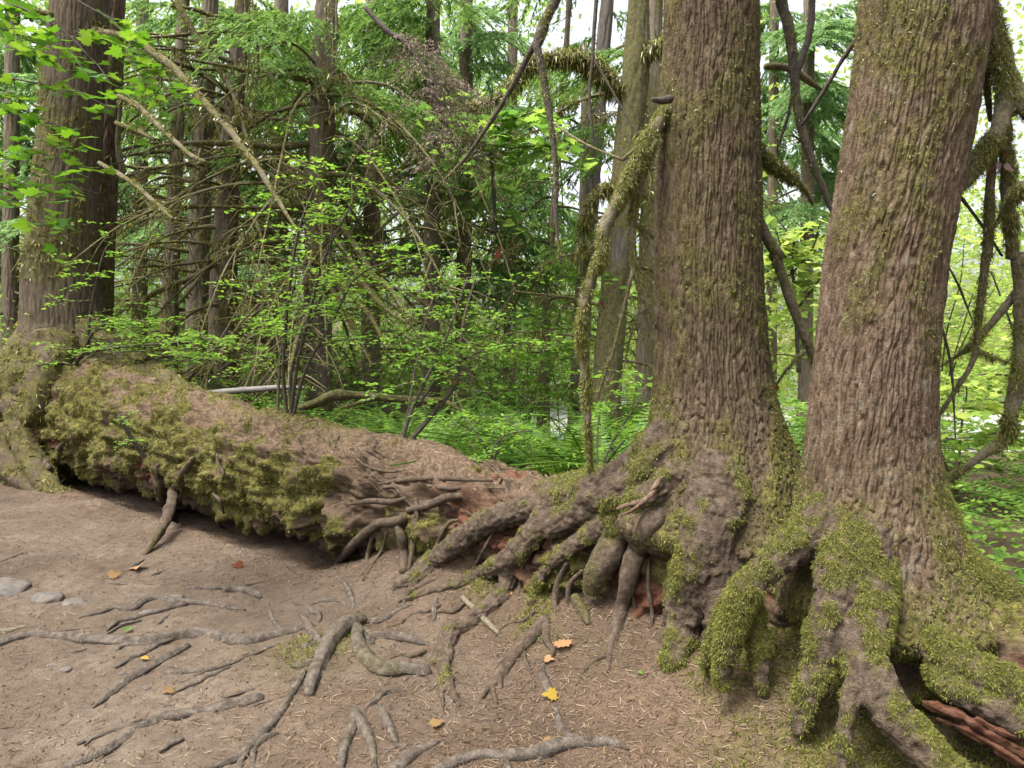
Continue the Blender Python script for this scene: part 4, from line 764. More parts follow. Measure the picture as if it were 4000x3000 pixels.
def auto_stems(r, base, h, n, spread, r0):
    out = []
    for i in range(n):
        az = r.uniform(0, 2*math.pi); k = 6; t = np.linspace(0, 1, k); bx = r.uniform(.3, 1)*spread
        C = np.array(base)+np.c_[math.cos(az)*bx*t**1.5, math.sin(az)*bx*t**1.5, h*r.uniform(.7, 1.05)*(t-.12*t**3)]+np.cumsum(r.normal(0, .03, (k, 3)), 0)*h*.4*t[:, None]
        out.append(np.c_[C, r0*(1-.75*t)])
    return out
# huckleberry on the log, by its stems
shrub('huckleberry_bush', 'tall huckleberry with many thin upright stems growing out of the mossy log top', 'shrub', [
    bp('W', [(622, 920, 5, 6.2), (612, 800, 4), (622, 650, 4), (645, 500, 3), (690, 380, 2)], 6.2, 6.0), bp('W', [(626, 920, 5, 6.2), (640, 800, 4), (668, 680, 4), (700, 560, 3), (760, 440, 2)], 6.2, 5.8),
    bp('W', [(630, 915, 4, 6.2), (660, 800, 4), (715, 700, 3), (770, 600, 2), (850, 560, 1.5)], 6.2, 5.7), bp('W', [(600, 915, 3, 6.2), (602, 830, 3), (612, 720, 2), (640, 600, 1.5)], 6.2, 6.3),
    bp('W', [(628, 912, 4, 6.2), (634, 780, 3), (700, 620, 3), (730, 420, 2), (790, 300, 1.5)], 6.2, 6.0)], 101, .045, 16, (.25, .6), 13, from_=.35)
shrub('huckleberry_bush', 'low huckleberry spray arching over the mossy foot of the massive left tree', 'shrub', [
    bp('W', [(160, 860, 5, 8.6), (162, 800, 5), (180, 765, 4), (260, 750, 3), (380, 740, 2)], 8.6, 8.05), bp('W', [(190, 770, 4, 8.6), (280, 800, 3), (360, 770, 3), (470, 780, 2)], 8.6, 8.0), bp('W', [(190, 800, 3, 8.6), (195, 680, 3), (220, 560, 2), (240, 520, 1)], 8.6, 8.35),
    bp('W', [(280, 830, 4, 8.35), (330, 760, 3), (420, 720, 2), (480, 760, 1)], 8.35, 8.0), bp('W', [(170, 790, 3, 8.6), (200, 720, 3), (260, 690, 2), (340, 700, 1)], 8.6, 8.2)], 102, .055, 12, (.28, .65), 13, from_=.25)
shrub('huckleberry_bush', 'leafy bush with leaning stems rooted on the far rim of the log', 'shrub', [
    bp('W', [(866, 965, 5, 5.4), (880, 910, 5), (910, 840, 4), (960, 740, 3), (1010, 600, 2)], 5.4, 5.6), bp('W', [(872, 965, 6, 5.4), (930, 900, 5), (985, 820, 5), (1000, 700, 3), (1030, 590, 2)], 5.4, 5.9),
    bp('W', [(900, 880, 3, 5.5), (960, 800, 3), (1040, 760, 2), (1120, 740, 1)], 5.5, 5.9), bp('W', [(880, 900, 3, 5.5), (900, 780, 2), (930, 660, 2), (980, 540, 1)], 5.5, 6.1)], 103, .045, 14, (.25, .55), 12, from_=.3)
shrub('huckleberry_sprout', 'small yellow green huckleberry sprout on a mossy stub behind the log', 'shrub', [bp('W', [(1068, 1030, 3, 5.0), (1062, 980, 3), (1090, 940, 2), (1150, 930, 1)], 5.0, 4.9), bp('W', [(1066, 1000, 3, 5.0), (1040, 950, 2), (1000, 900, 1)], 5, 5.1), bp('W', [(1066, 1000, 3, 5.0), (1080, 950, 2), (1100, 900, 1)], 5, 5.1)], 104, .034, 9, (.12, .3), 11)
shrub('huckleberry_bush', 'airy green bush between the hanging mossy limb and the straddling tree', 'shrub', [bp('W', [(1300, 1010, 3, 4.9), (1320, 960, 3), (1370, 880, 2), (1400, 830, 1)], 4.9, 5.0), bp('W', [(1290, 1010, 3, 4.9), (1290, 940, 2), (1300, 870, 2), (1320, 800, 1)], 4.9, 5.2), bp('W', [(1310, 1000, 3, 4.9), (1350, 950, 2), (1390, 930, 1)], 4.9, 4.9)], 105, .038, 10, (.15, .35), 11)
shrub('log_sprig', 'tiny leafy sprig on a dark stick leaning out of the log front', 'shrub', [bp('D', [(950, 1330, 20), (900, 1250, 16), (820, 1130, 14), (765, 1030, 10)], 6.75, 6.6)], 106, .035, 8, (.1, .2), 7, from_=.1)
shrub('huckleberry_sprout', 'pair of thin bare mossy stems standing on the log rim by the ferns', 'shrub', [bp('E', [(945, 1420, 25), (945, 1300, 16), (960, 1230, 10)], 5.1, 5.1), bp('E', [(910, 1400, 6), (870, 1280, 6), (800, 1110, 4)], 5.1, 5.4), bp('E', [(1240, 1400, 5), (1260, 1330, 5), (1200, 1200, 3)], 4.9, 5.1)], 107, .03, 3, (.1, .2), 6, mossv=.9)

# understory bushes behind the log
US = [(-9.5, 11.5, 2.6, 'broad leafed bush at the far left behind the massive tree'), (-7.6, 12.5, 2.2, 'pale green bush in the gap between the massive left tree and the slim trunks'), (-4.6, 10.6, 1.5, 'bright low bush around the feet of the slim trunks'),
      (-3.2, 9.6, 1.1, 'bright bush between the dark mossy trunk and the drooping dead limbs'), (-2.2, 11.5, 1.8, 'tall airy bush behind the huckleberry stems'), (-2.9, 8.6, 1.2, 'leafy bush in front of the dim drooping hemlock'),
      (.2, 10.5, 2.6, 'tall vine maple with arching stems left of the river gap'), (-.9, 12.0, 2.2, 'low vine maple beside the bright river gap'), (-.3, 13.5, 3.0, 'tall leafy bush deep in the middle of the wood'),
      (3.4, 14.2, 1.2, 'low bush on the river bank behind the snag'), (3.6, 9.5, 1.1, 'low bush at the foot of the golden green trunk'), (4.3, 7.4, 1.5, 'fresh green bush between the two front trees'),
      (5.2, 9.5, 3.2, 'tall yellow green maple bush filling the gap between the two front trees'), (6.2, 8.2, 1.4, 'bright bush right of the leaning tree'), (7.8, 10.5, 3.4, 'tall sunny bush beyond the leaning tree by the river'),
      (-5.8, 14.5, 3.0, 'tall pale bush deep behind the slim trunks'), (-11.5, 14.5, 3.4, 'tall sunny bush at the left border of the wood'), (9.5, 12.5, 3.6, 'tall sunny bush at the right border of the wood'), (-3.6, 14.8, 2.6, 'dim bush deep behind the drooping dead limbs')]
for k, (x, y, h, lab) in enumerate(US):
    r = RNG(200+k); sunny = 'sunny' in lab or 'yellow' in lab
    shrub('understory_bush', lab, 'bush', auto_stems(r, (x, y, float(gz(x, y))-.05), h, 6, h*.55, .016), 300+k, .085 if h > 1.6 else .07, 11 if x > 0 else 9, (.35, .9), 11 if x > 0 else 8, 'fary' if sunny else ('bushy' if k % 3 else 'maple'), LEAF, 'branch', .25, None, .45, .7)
# bright maple boughs hanging in the middle distance
def bough(name, label, cat, polys, Y, seed, leaf, nlf, m, tl=(.2, .5), per=6, tpl=MAPLE, stemm='twig', flat=.4):
    r = RNG(seed); P0 = bp(polys[0][0], polys[0][1], *Y); T_ = thing(name, label, cat, P0[0, :3]); lv = []
    for tile, pts in polys:
        Pw = bp(tile, pts, *Y); mb = MB(); C = tube(mb, Pw, 5, .05, .1, 12); n = len(C)
        for i in range(per):
            k = min(n-1, int(n*(.1+.9*(i+r.random())/per))); az = r.uniform(0, 2*math.pi); d = nrm(np.array([math.cos(az), math.sin(az), r.uniform(-.3, .15)]))
            twig_leaves(r, lv, mb, C[k, :3], d, r.uniform(*tl), nlf, leaf, .0025, flat, .3)
        V = mb.arr()[0]; mb.A = {'moss': [np.zeros(len(V))]}; mb.build('branch', M[stemm], T_)
    leaves_build(lv, tpl, 'foliage', M[m], T_); return T_
# the broadleaf maple trees themselves stand beside the view or far off; their boughs reach into it
mp = bough('maple_tree', 'bright green maple boughs reaching in over the massive left tree', 'tree', [('A', b) for b in (
    [(-500, 300, 30, 4.6), (-150, 200, 16), (50, 40, 9), (230, 100, 6), (330, 200, 5), (430, 300, 4), (500, 400, 3), (570, 490, 2)], [(50, -300, 14), (300, -120, 8), (480, -10, 6), (600, 60, 5), (700, 110, 4), (780, 190, 3), (880, 300, 2)],
    [(330, 140, 5), (480, 260, 5), (560, 350, 4), (640, 430, 4), (700, 520, 3), (770, 580, 3), (900, 690, 2)], [(-300, 420, 12), (0, 490, 6), (150, 520, 6), (300, 545, 5), (450, 560, 4), (560, 620, 3), (740, 710, 2)],
    [(480, 200, 5), (660, 255, 5), (800, 320, 4), (850, 420, 3), (910, 510, 3), (990, 580, 2)], [(820, 262, 4), (960, 370, 3), (1040, 520, 2), (1090, 650, 2)], [(-300, 700, 10), (0, 720, 5), (270, 780, 4), (400, 820, 4), (500, 880, 3), (640, 985, 2)],
    [(-300, 950, 10), (0, 1000, 5), (270, 1080, 4), (380, 1140, 4), (470, 1200, 3), (630, 1245, 2)], [(200, 960, 4), (300, 1000, 4), (430, 1050, 3), (580, 1110, 2)], [(-200, 1200, 8), (0, 1280, 5), (230, 1380, 4), (330, 1460, 3), (440, 1540, 2)],
    [(-200, 500, 8), (0, 640, 5), (100, 720, 4), (200, 840, 3), (270, 920, 2)], [(-300, 1000, 8), (0, 1150, 5), (150, 1180, 4), (320, 1260, 2)], [(-300, 100, 9), (0, 180, 5), (80, 210, 4), (180, 300, 3), (280, 330, 2)], [(-200, -100, 9), (0, 30, 5), (60, 120, 4), (130, 330, 2)])], (4.5, 4.0), 401, .075, 4, 'maple', (.1, .26), 8, flat=.28)
mb = MB(); tube(mb, [[-5.2, 4.6, -.05, .16], [-5.1, 4.6, 1.2, .13], [-4.9, 4.55, 2.6, .10], [-4.3, 4.5, 3.6, .06], [-3.6, 4.4, 3.7, .03]], 12, .05, .2, 6); mb.A = {'moss': [np.full(mb.n, .5)]}; mb.build('trunk', M['bark_grey'], mp)
bough('maple_sapling', 'bright green broad leaves glowing beneath the arching mossy limb', 'tree', [('B', b) for b in ([(1000, 1500, 16), (980, 1100, 12), (960, 800, 9), (980, 560, 6)], [(960, 900, 8), (1100, 780, 7), (1250, 720, 5)], [(965, 850, 8), (860, 780, 6), (740, 740, 4)], [(980, 1000, 8), (1150, 950, 6), (1400, 940, 4)], [(960, 960, 8), (850, 900, 5)])], (9.2, 8.8), 402, .14, 6, 'bushy', (.3, .8), 14)
bough('maple_sapling', 'bright broad maple leaves between the two front trees beside the drooping limb', 'tree', [('C', b) for b in ([(760, 2400, 16), (740, 2000, 12), (720, 1700, 9), (740, 1450, 6)], [(730, 1800, 8), (650, 1600, 6), (600, 1450, 4)], [(730, 1750, 8), (850, 1600, 6), (900, 1420, 4)], [(740, 2000, 8), (860, 1850, 6), (930, 1750, 4)])], (7.4, 7.2), 403, .12, 6, 'fary', (.25, .6), 12)
bough('maple_sapling', 'sunny broad leaves at the right edge beyond the hanging mossy limbs', 'tree', [('F', b) for b in ([(2500, 1500, 18), (2300, 900, 12), (2150, 500, 8), (2000, 100, 5)], [(2250, 800, 9), (2000, 760, 6), (1750, 800, 4)], [(2280, 900, 8), (2050, 950, 6), (1800, 980, 4)], [(2200, 600, 8), (2350, 200, 5), (2200, -300, 4)], [(2300, 1000, 8), (2000, 1150, 6), (1700, 1180, 4)])], (7.2, 6.8), 404, .11, 6, 'fary', (.25, .6), 14)
# red-brown dead spray hanging from the hemlock region
DS = thing('dead_bough', 'brown dead conifer bough sloping down across the upper middle', 'dead branch', atY(*pix('B', 160, 50), 8.2)[0]); r = RNG(55); mb = MB(); C = tube(mb, bp('B', [(160, 50, 16), (300, 200, 22), (420, 280, 18), (560, 480, 14), (650, 720, 10), (760, 980, 5)], 8.2, 8.0), 6, .05, .3, 10); mb.A = {'moss': [np.zeros(mb.n)]}; mb.build('branch', M['twig'], DS)
mb = MB()
for i in range(60):
    k = r.integers(10, len(C)); hemlock(r, mb, C[k, :3], r.uniform(0, 6.28), r.uniform(.3, .7), r.uniform(.4, 1.2), 1.5, .034, .5)
mb.build('foliage', M['dead'], DS, smooth=False)
# dried leaves caught on twigs
for k, (tl, x, y, Y, lab, m) in enumerate([('E', 1690, 300, 3.7, 'curled rusty leaf caught beside the hanging mossy limb', 'leaf_r'), ('E', 630, 900, 5.6, 'red dead leaf caught on the leaning bush stems behind the log', 'leaf_r'), ('W', 1080, 530, 5.9, 'cluster of rusty red leaves high in the leaning bush', 'leaf_r'), ('E', 735, 800, 5.6, 'withered tan leaf hanging from the pale leaning stem', 'leaf_t'), ('D', 1860, 150, 6.2, 'orange dead leaf hanging among the huckleberry stems', 'leaf_o'), ('F', 620, 830, 3.9, 'shrivelled brown leaf hanging on a twig between the two front trees', 'leaf_r'), ('C', 2070, 1090, 3.4, 'rusty dead leaves caught on the mossy limb right of the leaning tree', 'leaf_r'), ('A', 1500, 940, 9.5, 'brown dead leaf snagged on a mossy branch by the dark trunk', 'leaf_r')]):
    p, s = atY(*pix(tl, x, y), Y); r = RNG(500+k); mb = MB(); n = 4 if 'lust' in lab or 'leaves' in lab else 1
    place(mb, MAPLE, p+r.normal(0, .03, (n, 3))*(n > 1), frames(r.normal(0, 1, (n, 3))+[0, 0, -1], r.normal(0, 1, (n, 3))), .045*Y/5.5 if Y > 5 else .05)
    seat(tag(mb.build('dead_leaf', M[m], smooth=False), lab, 'leaf', 'dead leaves caught in the branches'), p)

# ------------------------------------------------------------------ sword ferns
def fern_mesh(seed, L=.9, nf=15):
    r = RNG(seed); mb = MB()
    for i in range(nf):
        az = 2*math.pi*(i+r.random()*.8)/nf; l = L*r.uniform(.65, 1.1); h = np.array([math.cos(az), math.sin(az), 0]); el = r.uniform(.85, 1.4); k = 42
        t = np.linspace(0, 1, k)[:, None]; C = h*(math.cos(el)*t+.45*t**2)*l+np.array([0, 0, 1.])*(math.sin(el)*t-.38*t**2.6)*l
        T = nrm(np.gradient(C, axis=0)); S = np.array([-h[1], h[0], 0.]); N = np.cross(S, T)*-1
        wd = l*.068*np.sin(np.pi*np.clip(.12+.9*t[:, 0], 0, 1))**.7*(1-.6*t[:, 0])*1.4
        for s in (-1, 1): place(mb, (np.array([[-.16, 0, 0], [.16, 0, 0], [.08, .8, -.05], [0, 1, -.1]]), np.array([[0, 1, 2, 3]]), NT_), C[2:], frames(S*s+T[2:]*.35+np.array([0, 0, -.15])+r.normal(0, .06, (k-2, 3)), N[2:]*s), wd[2:]*r.uniform(.85, 1.15, k-2))
        tube(mb, np.c_[C[::5], np.full((len(C[::5]), 1), .004)], 3, .2)
    return mb
FL = 'dark green sword fern in the bank of ferns behind the log'
protos = []
for k in range(4):
    o = fern_mesh(700+k, 1.3, 24).build('sword_fern', M['fern'], smooth=False); protos.append(o); tag(o, FL, 'fern', 'sword ferns behind the log')
r = RNG(710); spots = [(-1.9, 7.9), (-1.3, 7.2), (-.7, 7.6), (-.1, 6.9), (.5, 7.3), (.1, 8.0), (1.0, 6.6), (1.4, 7.2), (-.9, 8.5), (-1.6, 8.9), (.8, 8.4), (1.7, 6.0), (2.0, 6.9), (-.4, 6.4), (.4, 6.1), (1.2, 5.8), (1.9, 8.2), (2.6, 7.4), (2.5, 6.2), (1.4, 9.2), (-2.6, 8.6), (2.2, 5.4), (-.3, 9.4), (.4, 5.6), (1.5, 5.2)]
for i, (x, y) in enumerate(spots):
    dw = max(0, 1.45-log_tw(x, y)[1]); x += LN[0]*dw; y += LN[1]*dw
    o = protos[i] if i < 4 else protos[i % 4].copy()
    if i >= 4: COL.objects.link(o)
    o.location = (x, y, float(gz(x, y))-.02); s = r.uniform(.9, 1.35); o.scale = (s, s, s*r.uniform(.85, 1.1)); o.rotation_euler = (0, 0, r.uniform(0, 6.28))
for i, (x, y) in enumerate([(3.9, 5.0), (4.6, 5.8), (5.2, 6.4)]):
    o = protos[i % 4].copy(); COL.objects.link(o); tag(o, 'bright sword fern between and beyond the two front trees', 'fern', 'sword ferns beyond the leaning tree'); o.location = (x, y, float(gz(x, y))-.02); o.rotation_euler = (0, 0, r.uniform(0, 6.28)); s = r.uniform(.8, 1.1); o.scale = (s, s, s)
# ground cover beyond the right tree
r = RNG(720); lv = []
for _ in range(620):
    y = 3.5+5*r.random()**1.6; x = r.uniform(.5, 1.05)*y; twig_leaves(r, lv, None, np.array([x, y, float(gz(x, y, False))+r.uniform(.05, .35)]), nrm(np.array([*r.normal(0, 1, 2), .1])), r.uniform(.15, .4), 9, .06, .003, .45)
tag(leaves_build(lv, LEAF, 'ground_cover', M['bushy'], None), 'low leafy ground cover beyond the leaning tree', 'undergrowth', kind='stuff')
lv = []
for _ in range(900):
    y = r.uniform(7.5, 17); x = r.uniform(-.75, .75)*y; 
    if log_tw(x, y)[1] < 2.6 and x > -2.5 or log_tw(x, y)[1] < .8 or (y > 8.5 and -.07 < x/y < .14): continue
    twig_leaves(r, lv, None, np.array([x, y, float(gz(x, y, False))+abs(r.normal(0, .35))]), nrm(np.array([*r.normal(0, 1, 2), .1])), r.uniform(.3, .8), 10, .08, .003, .5)
tag(leaves_build(lv, LEAF, 'undergrowth', M['bushy'], None), 'low green undergrowth covering the forest floor behind the log', 'undergrowth', kind='stuff')

# ------------------------------------------------------------------ far wood beyond the river: one mass of leaves, with trunks one can tell apart
r = RNG(800)
def cloud(n, per, xr, yr, zr, sg, size, keep=None):
    x = r.uniform(*yr, n); C = np.c_[r.uniform(*xr, n)*x, x, zr[0]+(zr[1]-zr[0])*r.random(n)**1.7]
    if keep is not None: C = C[keep(C)]
    P = np.repeat(C, per, 0)+r.normal(0, 1, (len(C)*per, 3))*sg*np.array([1, 1, .55]); k = len(P); mb = MB()
    place(mb, DIAM, P, frames(r.normal(0, 1, (k, 3))*[1, 1, .6], r.normal(0, .6, (k, 3))+[0, 0, 1]), size*(.6+.8*r.random(k))); return mb
def gaps(C):
    a = C[:, 0]/C[:, 1]; e = (C[:, 2]-EYE)/C[:, 1]; n = fbm(np.c_[a*5, e*6, C[:, 1]*.05], 3)
    sky = (np.exp(-((a-.10)/.10)**2)+np.exp(-((a-.37)/.07)**2)*1.0+.35*np.exp(-((a+.3)/.2)**2)+.5*np.exp(-((a-.6)/.12)**2))*sstep(.06, .2, e)
    return r.random(len(C)) > np.clip(sky*1.15+.5*n, 0, .98)
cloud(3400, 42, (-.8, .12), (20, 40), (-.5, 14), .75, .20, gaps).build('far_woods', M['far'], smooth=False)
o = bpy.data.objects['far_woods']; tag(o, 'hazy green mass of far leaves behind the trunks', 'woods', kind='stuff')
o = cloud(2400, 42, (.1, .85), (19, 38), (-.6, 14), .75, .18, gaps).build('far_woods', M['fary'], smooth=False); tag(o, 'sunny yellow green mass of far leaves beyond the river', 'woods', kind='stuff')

# ------------------------------------------------------------------ exposed roots, sticks, stones and leaves on the path
def groot(name, label, cat, polys, m='oldroot', mv=0., seg=14, lift=.62, group='roots exposed in the path', knob=.28, ribs=.35):
    o = root(None, name, M[m], polys, seg, .018, knob, 10, mv, ribs, lift); p = rpath(polys[0][0], [polys[0][1][0]])[0]; seat(o, [p[0], p[1], float(gz(p[0], p[1]))]); return tag(o, label, cat, group)
groot('exposed_root', 'long thick pale root winding across the dirt from the left edge', 'root', [('G', [(-60, 880, 34), (100, 825, 36), (230, 800, 36), (400, 815, 36), (560, 828, 36), (720, 838, 34), (830, 843, 38), (960, 845, 40), (1080, 825, 40), (1220, 795, 40), (1350, 800, 42), (1450, 825, 42), (1560, 845, 40), (1680, 825, 36), (1800, 795, 30), (1950, 755, 22), (1990, 740, 8)]), ('G', [(1150, 815, 20), (1010, 865, 22), (930, 915, 20), (850, 945, 18), (740, 1005, 7)]), ('G', [(930, 855, 18), (800, 865, 18), (755, 895, 10)]), ('G', [(1740, 630, 8), (1760, 690, 15), (1800, 745, 16), (1850, 775, 12)])])
groot('exposed_root', 'knotted dark root with splayed ends lying by the small bluish stone', 'root', [('G', [(510, 685, 7), (640, 655, 16), (740, 625, 20), (850, 630, 18), (930, 580, 22), (1020, 562, 24), (1120, 582, 24), (1250, 592, 22), (1390, 608, 22), (1490, 625, 18), (1585, 632, 6)]), ('G', [(690, 765, 6), (760, 712, 14), (850, 692, 16), (960, 665, 18), (1060, 635, 20), (1130, 612, 22), (1200, 600, 20)]), ('G', [(850, 615, 12), (890, 577, 16), (960, 557, 16), (1040, 560, 14)]), ('G', [(690, 785, 5), (800, 725, 9), (910, 700, 7)])])
groot('broken_root', 'straight thick dead root piece lying diagonally below the long pale root', 'stick', [('G', [(600, 1262, 7), (700, 1190, 22), (830, 1090, 28), (960, 1010, 28), (1080, 940, 30), (1215, 868, 22)])], group=None, knob=.2)
groot('exposed_root', 'thin root with two strands running left from the stump of roots', 'root', [('G', [(1060, 1045, 18), (1180, 1042, 18), (1330, 1022, 16), (1440, 1000, 15), (1560, 950, 14), (1680, 900, 12), (1800, 850, 10)]), ('G', [(1130, 1160, 6), (1250, 1112, 13), (1380, 1050, 14), (1480, 1000, 10)]), ('G', [(1130, 1120, 4), (1240, 1070, 9), (1330, 1030, 9)])])
groot('exposed_root', 'broad half buried root curving through the dirt at the lower left', 'root', [('G', [(500, 1500, 5), (540, 1480, 12), (650, 1438, 15), (780, 1400, 20), (930, 1350, 28), (1060, 1320, 34), (1200, 1305, 38), (1330, 1280, 42), (1450, 1255, 42), (1560, 1230, 38), (1680, 1190, 28), (1700, 1180, 8)]), ('G', [(380, 1680, 26), (560, 1600, 32), (700, 1530, 36), (820, 1450, 38), (930, 1385, 36), (1010, 1345, 24)]), ('G', [(545, 1505, 5), (600, 1455, 10), (700, 1420, 10)])], lift=.35)
groot('exposed_root', 'dark crooked root sloping down from the broken root head to the bottom edge', 'root', [('G', [(1965, 1030, 16), (1900, 1150, 24), (1830, 1260, 26), (1750, 1370, 30), (1680, 1450, 36), (1610, 1520, 40), (1540, 1590, 34), (1340, 1655, 12)]), ('G', [(1790, 1430, 12), (1700, 1475, 32), (1640, 1530, 24), (1630, 1620, 20), (1622, 1700, 12)]), ('G', [(1600, 1540, 26), (1550, 1620, 24), (1540, 1700, 16)])], mv=.25)
groot('root_head', 'gnarled broken root head standing up with moss beneath it in the middle of the path', 'root', [('G', [(2330, 710, 40), (2260, 735, 58), (2190, 775, 60), (2130, 840, 55), (2080, 925, 52), (2045, 1020, 46), (2005, 1120, 42), (1990, 1185, 34)]), ('G', [(1880, 992, 16), (1960, 994, 20), (2060, 955, 24)]), ('G', [(1870, 860, 10), (1960, 872, 15), (2050, 845, 18), (2140, 800, 20)]), ('G', [(1960, 690, 22), (1990, 740, 26), (2040, 820, 24), (2070, 850, 20)]), ('H', [(60, 740, 45), (105, 770, 40), (115, 870, 44), (170, 960, 50), (280, 1028, 50), (420, 1025, 48), (545, 1045, 44), (580, 1055, 20)]), ('H', [(100, 770, 20), (160, 800, 16), (200, 850, 8)]), ('H', [(140, 760, 18), (200, 790, 16), (215, 850, 8)])], mv=.3, lift=.75, seg=18)
groot('exposed_root', 'short scarred root stub lying just right of the broken root head', 'root', [('H', [(190, 800, 30), (240, 805, 36), (330, 810, 40), (440, 825, 36), (530, 848, 18), (575, 858, 5)])])
groot('exposed_root', 'thin forked rootlet crossing the needle litter above the scarred stub', 'root', [('H', [(60, 720, 10), (190, 705, 16), (280, 695, 16), (350, 655, 18), (440, 608, 14)]), ('H', [(150, 700, 10), (230, 715, 10), (290, 690, 10)])])
groot('exposed_root', 'short pale rootlet curling left of the forked rootlet', 'root', [('H', [(0, 440, 8), (30, 470, 15), (70, 545, 18), (92, 640, 8)])])
groot('exposed_root', 'short upright rootlet left of the curved thick root', 'root', [('H', [(620, 555, 12), (605, 620, 16), (603, 700, 8)])])
groot('exposed_root', 'long thick grey root lying along the bottom edge', 'root', [('H', [(600, 1680, 34), (780, 1605, 40), (900, 1577, 42), (1000, 1580, 40), (1120, 1582, 45), (1280, 1560, 50), (1420, 1517, 46), (1540, 1500, 44), (1650, 1493, 38), (1740, 1492, 36), (1820, 1512, 20), (1860, 1530, 6)]), ('H', [(1040, 1585, 25), (1080, 1640, 22), (1090, 1700, 14)]), ('H', [(1290, 1565, 20), (1270, 1640, 14)]), ('H', [(1740, 1490, 18), (1760, 1535, 10)])])
groot('exposed_root', 'wedge shaped root rising to a point at the bottom edge', 'root', [('H', [(300, 1720, 62), (380, 1640, 60), (460, 1575, 55), (560, 1520, 40), (640, 1480, 10)])], lift=.35)
groot('exposed_root', 'forked root like two legs near the bottom edge below the broken root head', 'root', [('H', [(85, 1280, 30), (112, 1340, 42), (165, 1430, 38), (205, 1530, 30), (222, 1660, 20)]), ('H', [(105, 1340, 36), (45, 1460, 36), (12, 1580, 32), (0, 1700, 24)]), ('H', [(60, 1540, 8), (100, 1570, 12), (120, 1600, 6)])], mv=.15)
groot('exposed_root', 'half buried root hump beside the forked root', 'root', [('H', [(250, 1240, 16), (285, 1320, 30), (330, 1420, 32), (360, 1490, 18)]), ('H', [(260, 1600, 8), (320, 1535, 16), (400, 1510, 18), (520, 1495, 8)])], lift=.35)
groot('exposed_root', 'small root hook lying above the half buried root hump', 'root', [('H', [(150, 1270, 6), (230, 1220, 16), (310, 1165, 20), (420, 1155, 8)]), ('H', [(300, 1165, 14), (340, 1235, 8)])])
groot('exposed_root', 'single knobby root stub in the litter above the yellow leaf', 'root', [('H', [(1310, 980, 18), (1305, 1050, 32), (1330, 1110, 34), (1350, 1170, 26)]), ('H', [(1330, 1060, 14), (1380, 1030, 14)])], lift=.35)
groot('exposed_root', 'smooth root nub emerging just above the long bottom root', 'root', [('H', [(1390, 1250, 12), (1410, 1350, 24), (1450, 1430, 36), (1490, 1470, 34)])], lift=.3)
groot('exposed_root', 'thin root trace along the foot of the log', 'root', [('G', [(1180, 485, 7), (1290, 495, 9), (1450, 490, 8), (1600, 470, 7), (1760, 440, 4)])])
groot('exposed_root', 'dark rotting root end poking in from the left edge', 'root', [('G', [(-60, 785, 16), (60, 768, 18), (170, 740, 12)])], m='branch')
groot('exposed_root', 'wavy pale rootlet between the log foot and the broken root head', 'root', [('G', [(1900, 600, 10), (1980, 610, 16), (2020, 650, 20), (2055, 660, 18), (2060, 710, 12)]), ('G', [(2010, 600, 10), (2080, 575, 16), (2180, 575, 14), (2230, 600, 8)])])
groot('driftwood_chunk', 'crumbling arched wood chunk lying near the foot of the log', 'wood', [('G', [(1445, 520, 22), (1500, 505, 30), (1580, 512, 28), (1650, 535, 24), (1685, 552, 10)])], group=None, lift=.7)
groot('wood_chip', 'short cut looking stick on bare dirt near the bottom edge', 'stick', [('G', [(1030, 1545, 16), (1100, 1505, 20), (1180, 1468, 16)])], group=None)
groot('fallen_stick', 'brown stick leaning across the thick curved root', 'stick', [('H', [(785, 560, 14), (870, 650, 18), (940, 720, 18), (1020, 795, 12)])], m='branch', group=None, lift=1.4)
groot('leaning_stake', 'thick dead root propped against the log side like a stake', 'stick', [('D', [(1250, 1300, 14), (1190, 1390, 28), (1130, 1500, 34, 6.5), (1090, 1650, 36, 6.25)]), ('G', [(1095, -20, 36, 6.2), (1060, 70, 34, 6.0), (1000, 170, 28, 5.75), (935, 280, 14)])], m='root', group=None, mv=.4)
groot('leaning_stake', 'pale tapering root stub clasping the log side beside the propped stake', 'stick', [('D', [(1020, 1350, 16), (1015, 1440, 30), (1040, 1540, 34), (1070, 1640, 30), (1080, 1720, 18)])], m='root', group=None, mv=.2, lift=1.)
groot('curved_root', 'dark hooped root arching out of the log near the massive left tree', 'root', [('D', [(650, 625, 10, 8.7), (590, 640, 14, 8.6), (520, 700, 16, 8.5), (480, 780, 16, 8.45), (480, 860, 16, 8.4), (485, 940, 18, 8.35)])], m='branch', group=None, mv=.4)
groot('curved_root', 'thin root strut leaning on the left end of the log front', 'root', [('D', [(180, 1180, 18, 8.5), (240, 1270, 20, 8.25), (320, 1370, 16, 7.9)]), ('D', [(460, 1130, 8), (430, 1180, 14), (390, 1240, 14), (375, 1320, 10)])], m='root', group=None)
for k, (a, b, rr_) in enumerate([((0, 325), (150, 265), 10), ((830, 362), (930, 308), 9), ((980, 408), (1070, 378), 13), ((220, 780), (580, 745), 5), ((240, 410), (410, 412), 4), ((690, 460), (1050, 465), 4), ((1640, 1245), (2050, 1120), 6), ((430, 915), (560, 880), 8), ((880, 1475), (935, 1440), 12), ((190, 355), (290, 350), 5), ((1020, 725), (1090, 665), 14), ((1400, 1205), (1640, 1140), 9)]):
    groot('fallen_twig', 'thin dead twig lying on the bare dirt of the path', 'twig', [('G', [(*a, rr_*.6), ((a[0]+b[0])/2, (a[1]+b[1])/2+4, rr_), (*b, rr_*.5)])], m='oldroot' if k % 2 else 'twig', seg=6, group='twigs on the path', knob=.2, ribs=0)
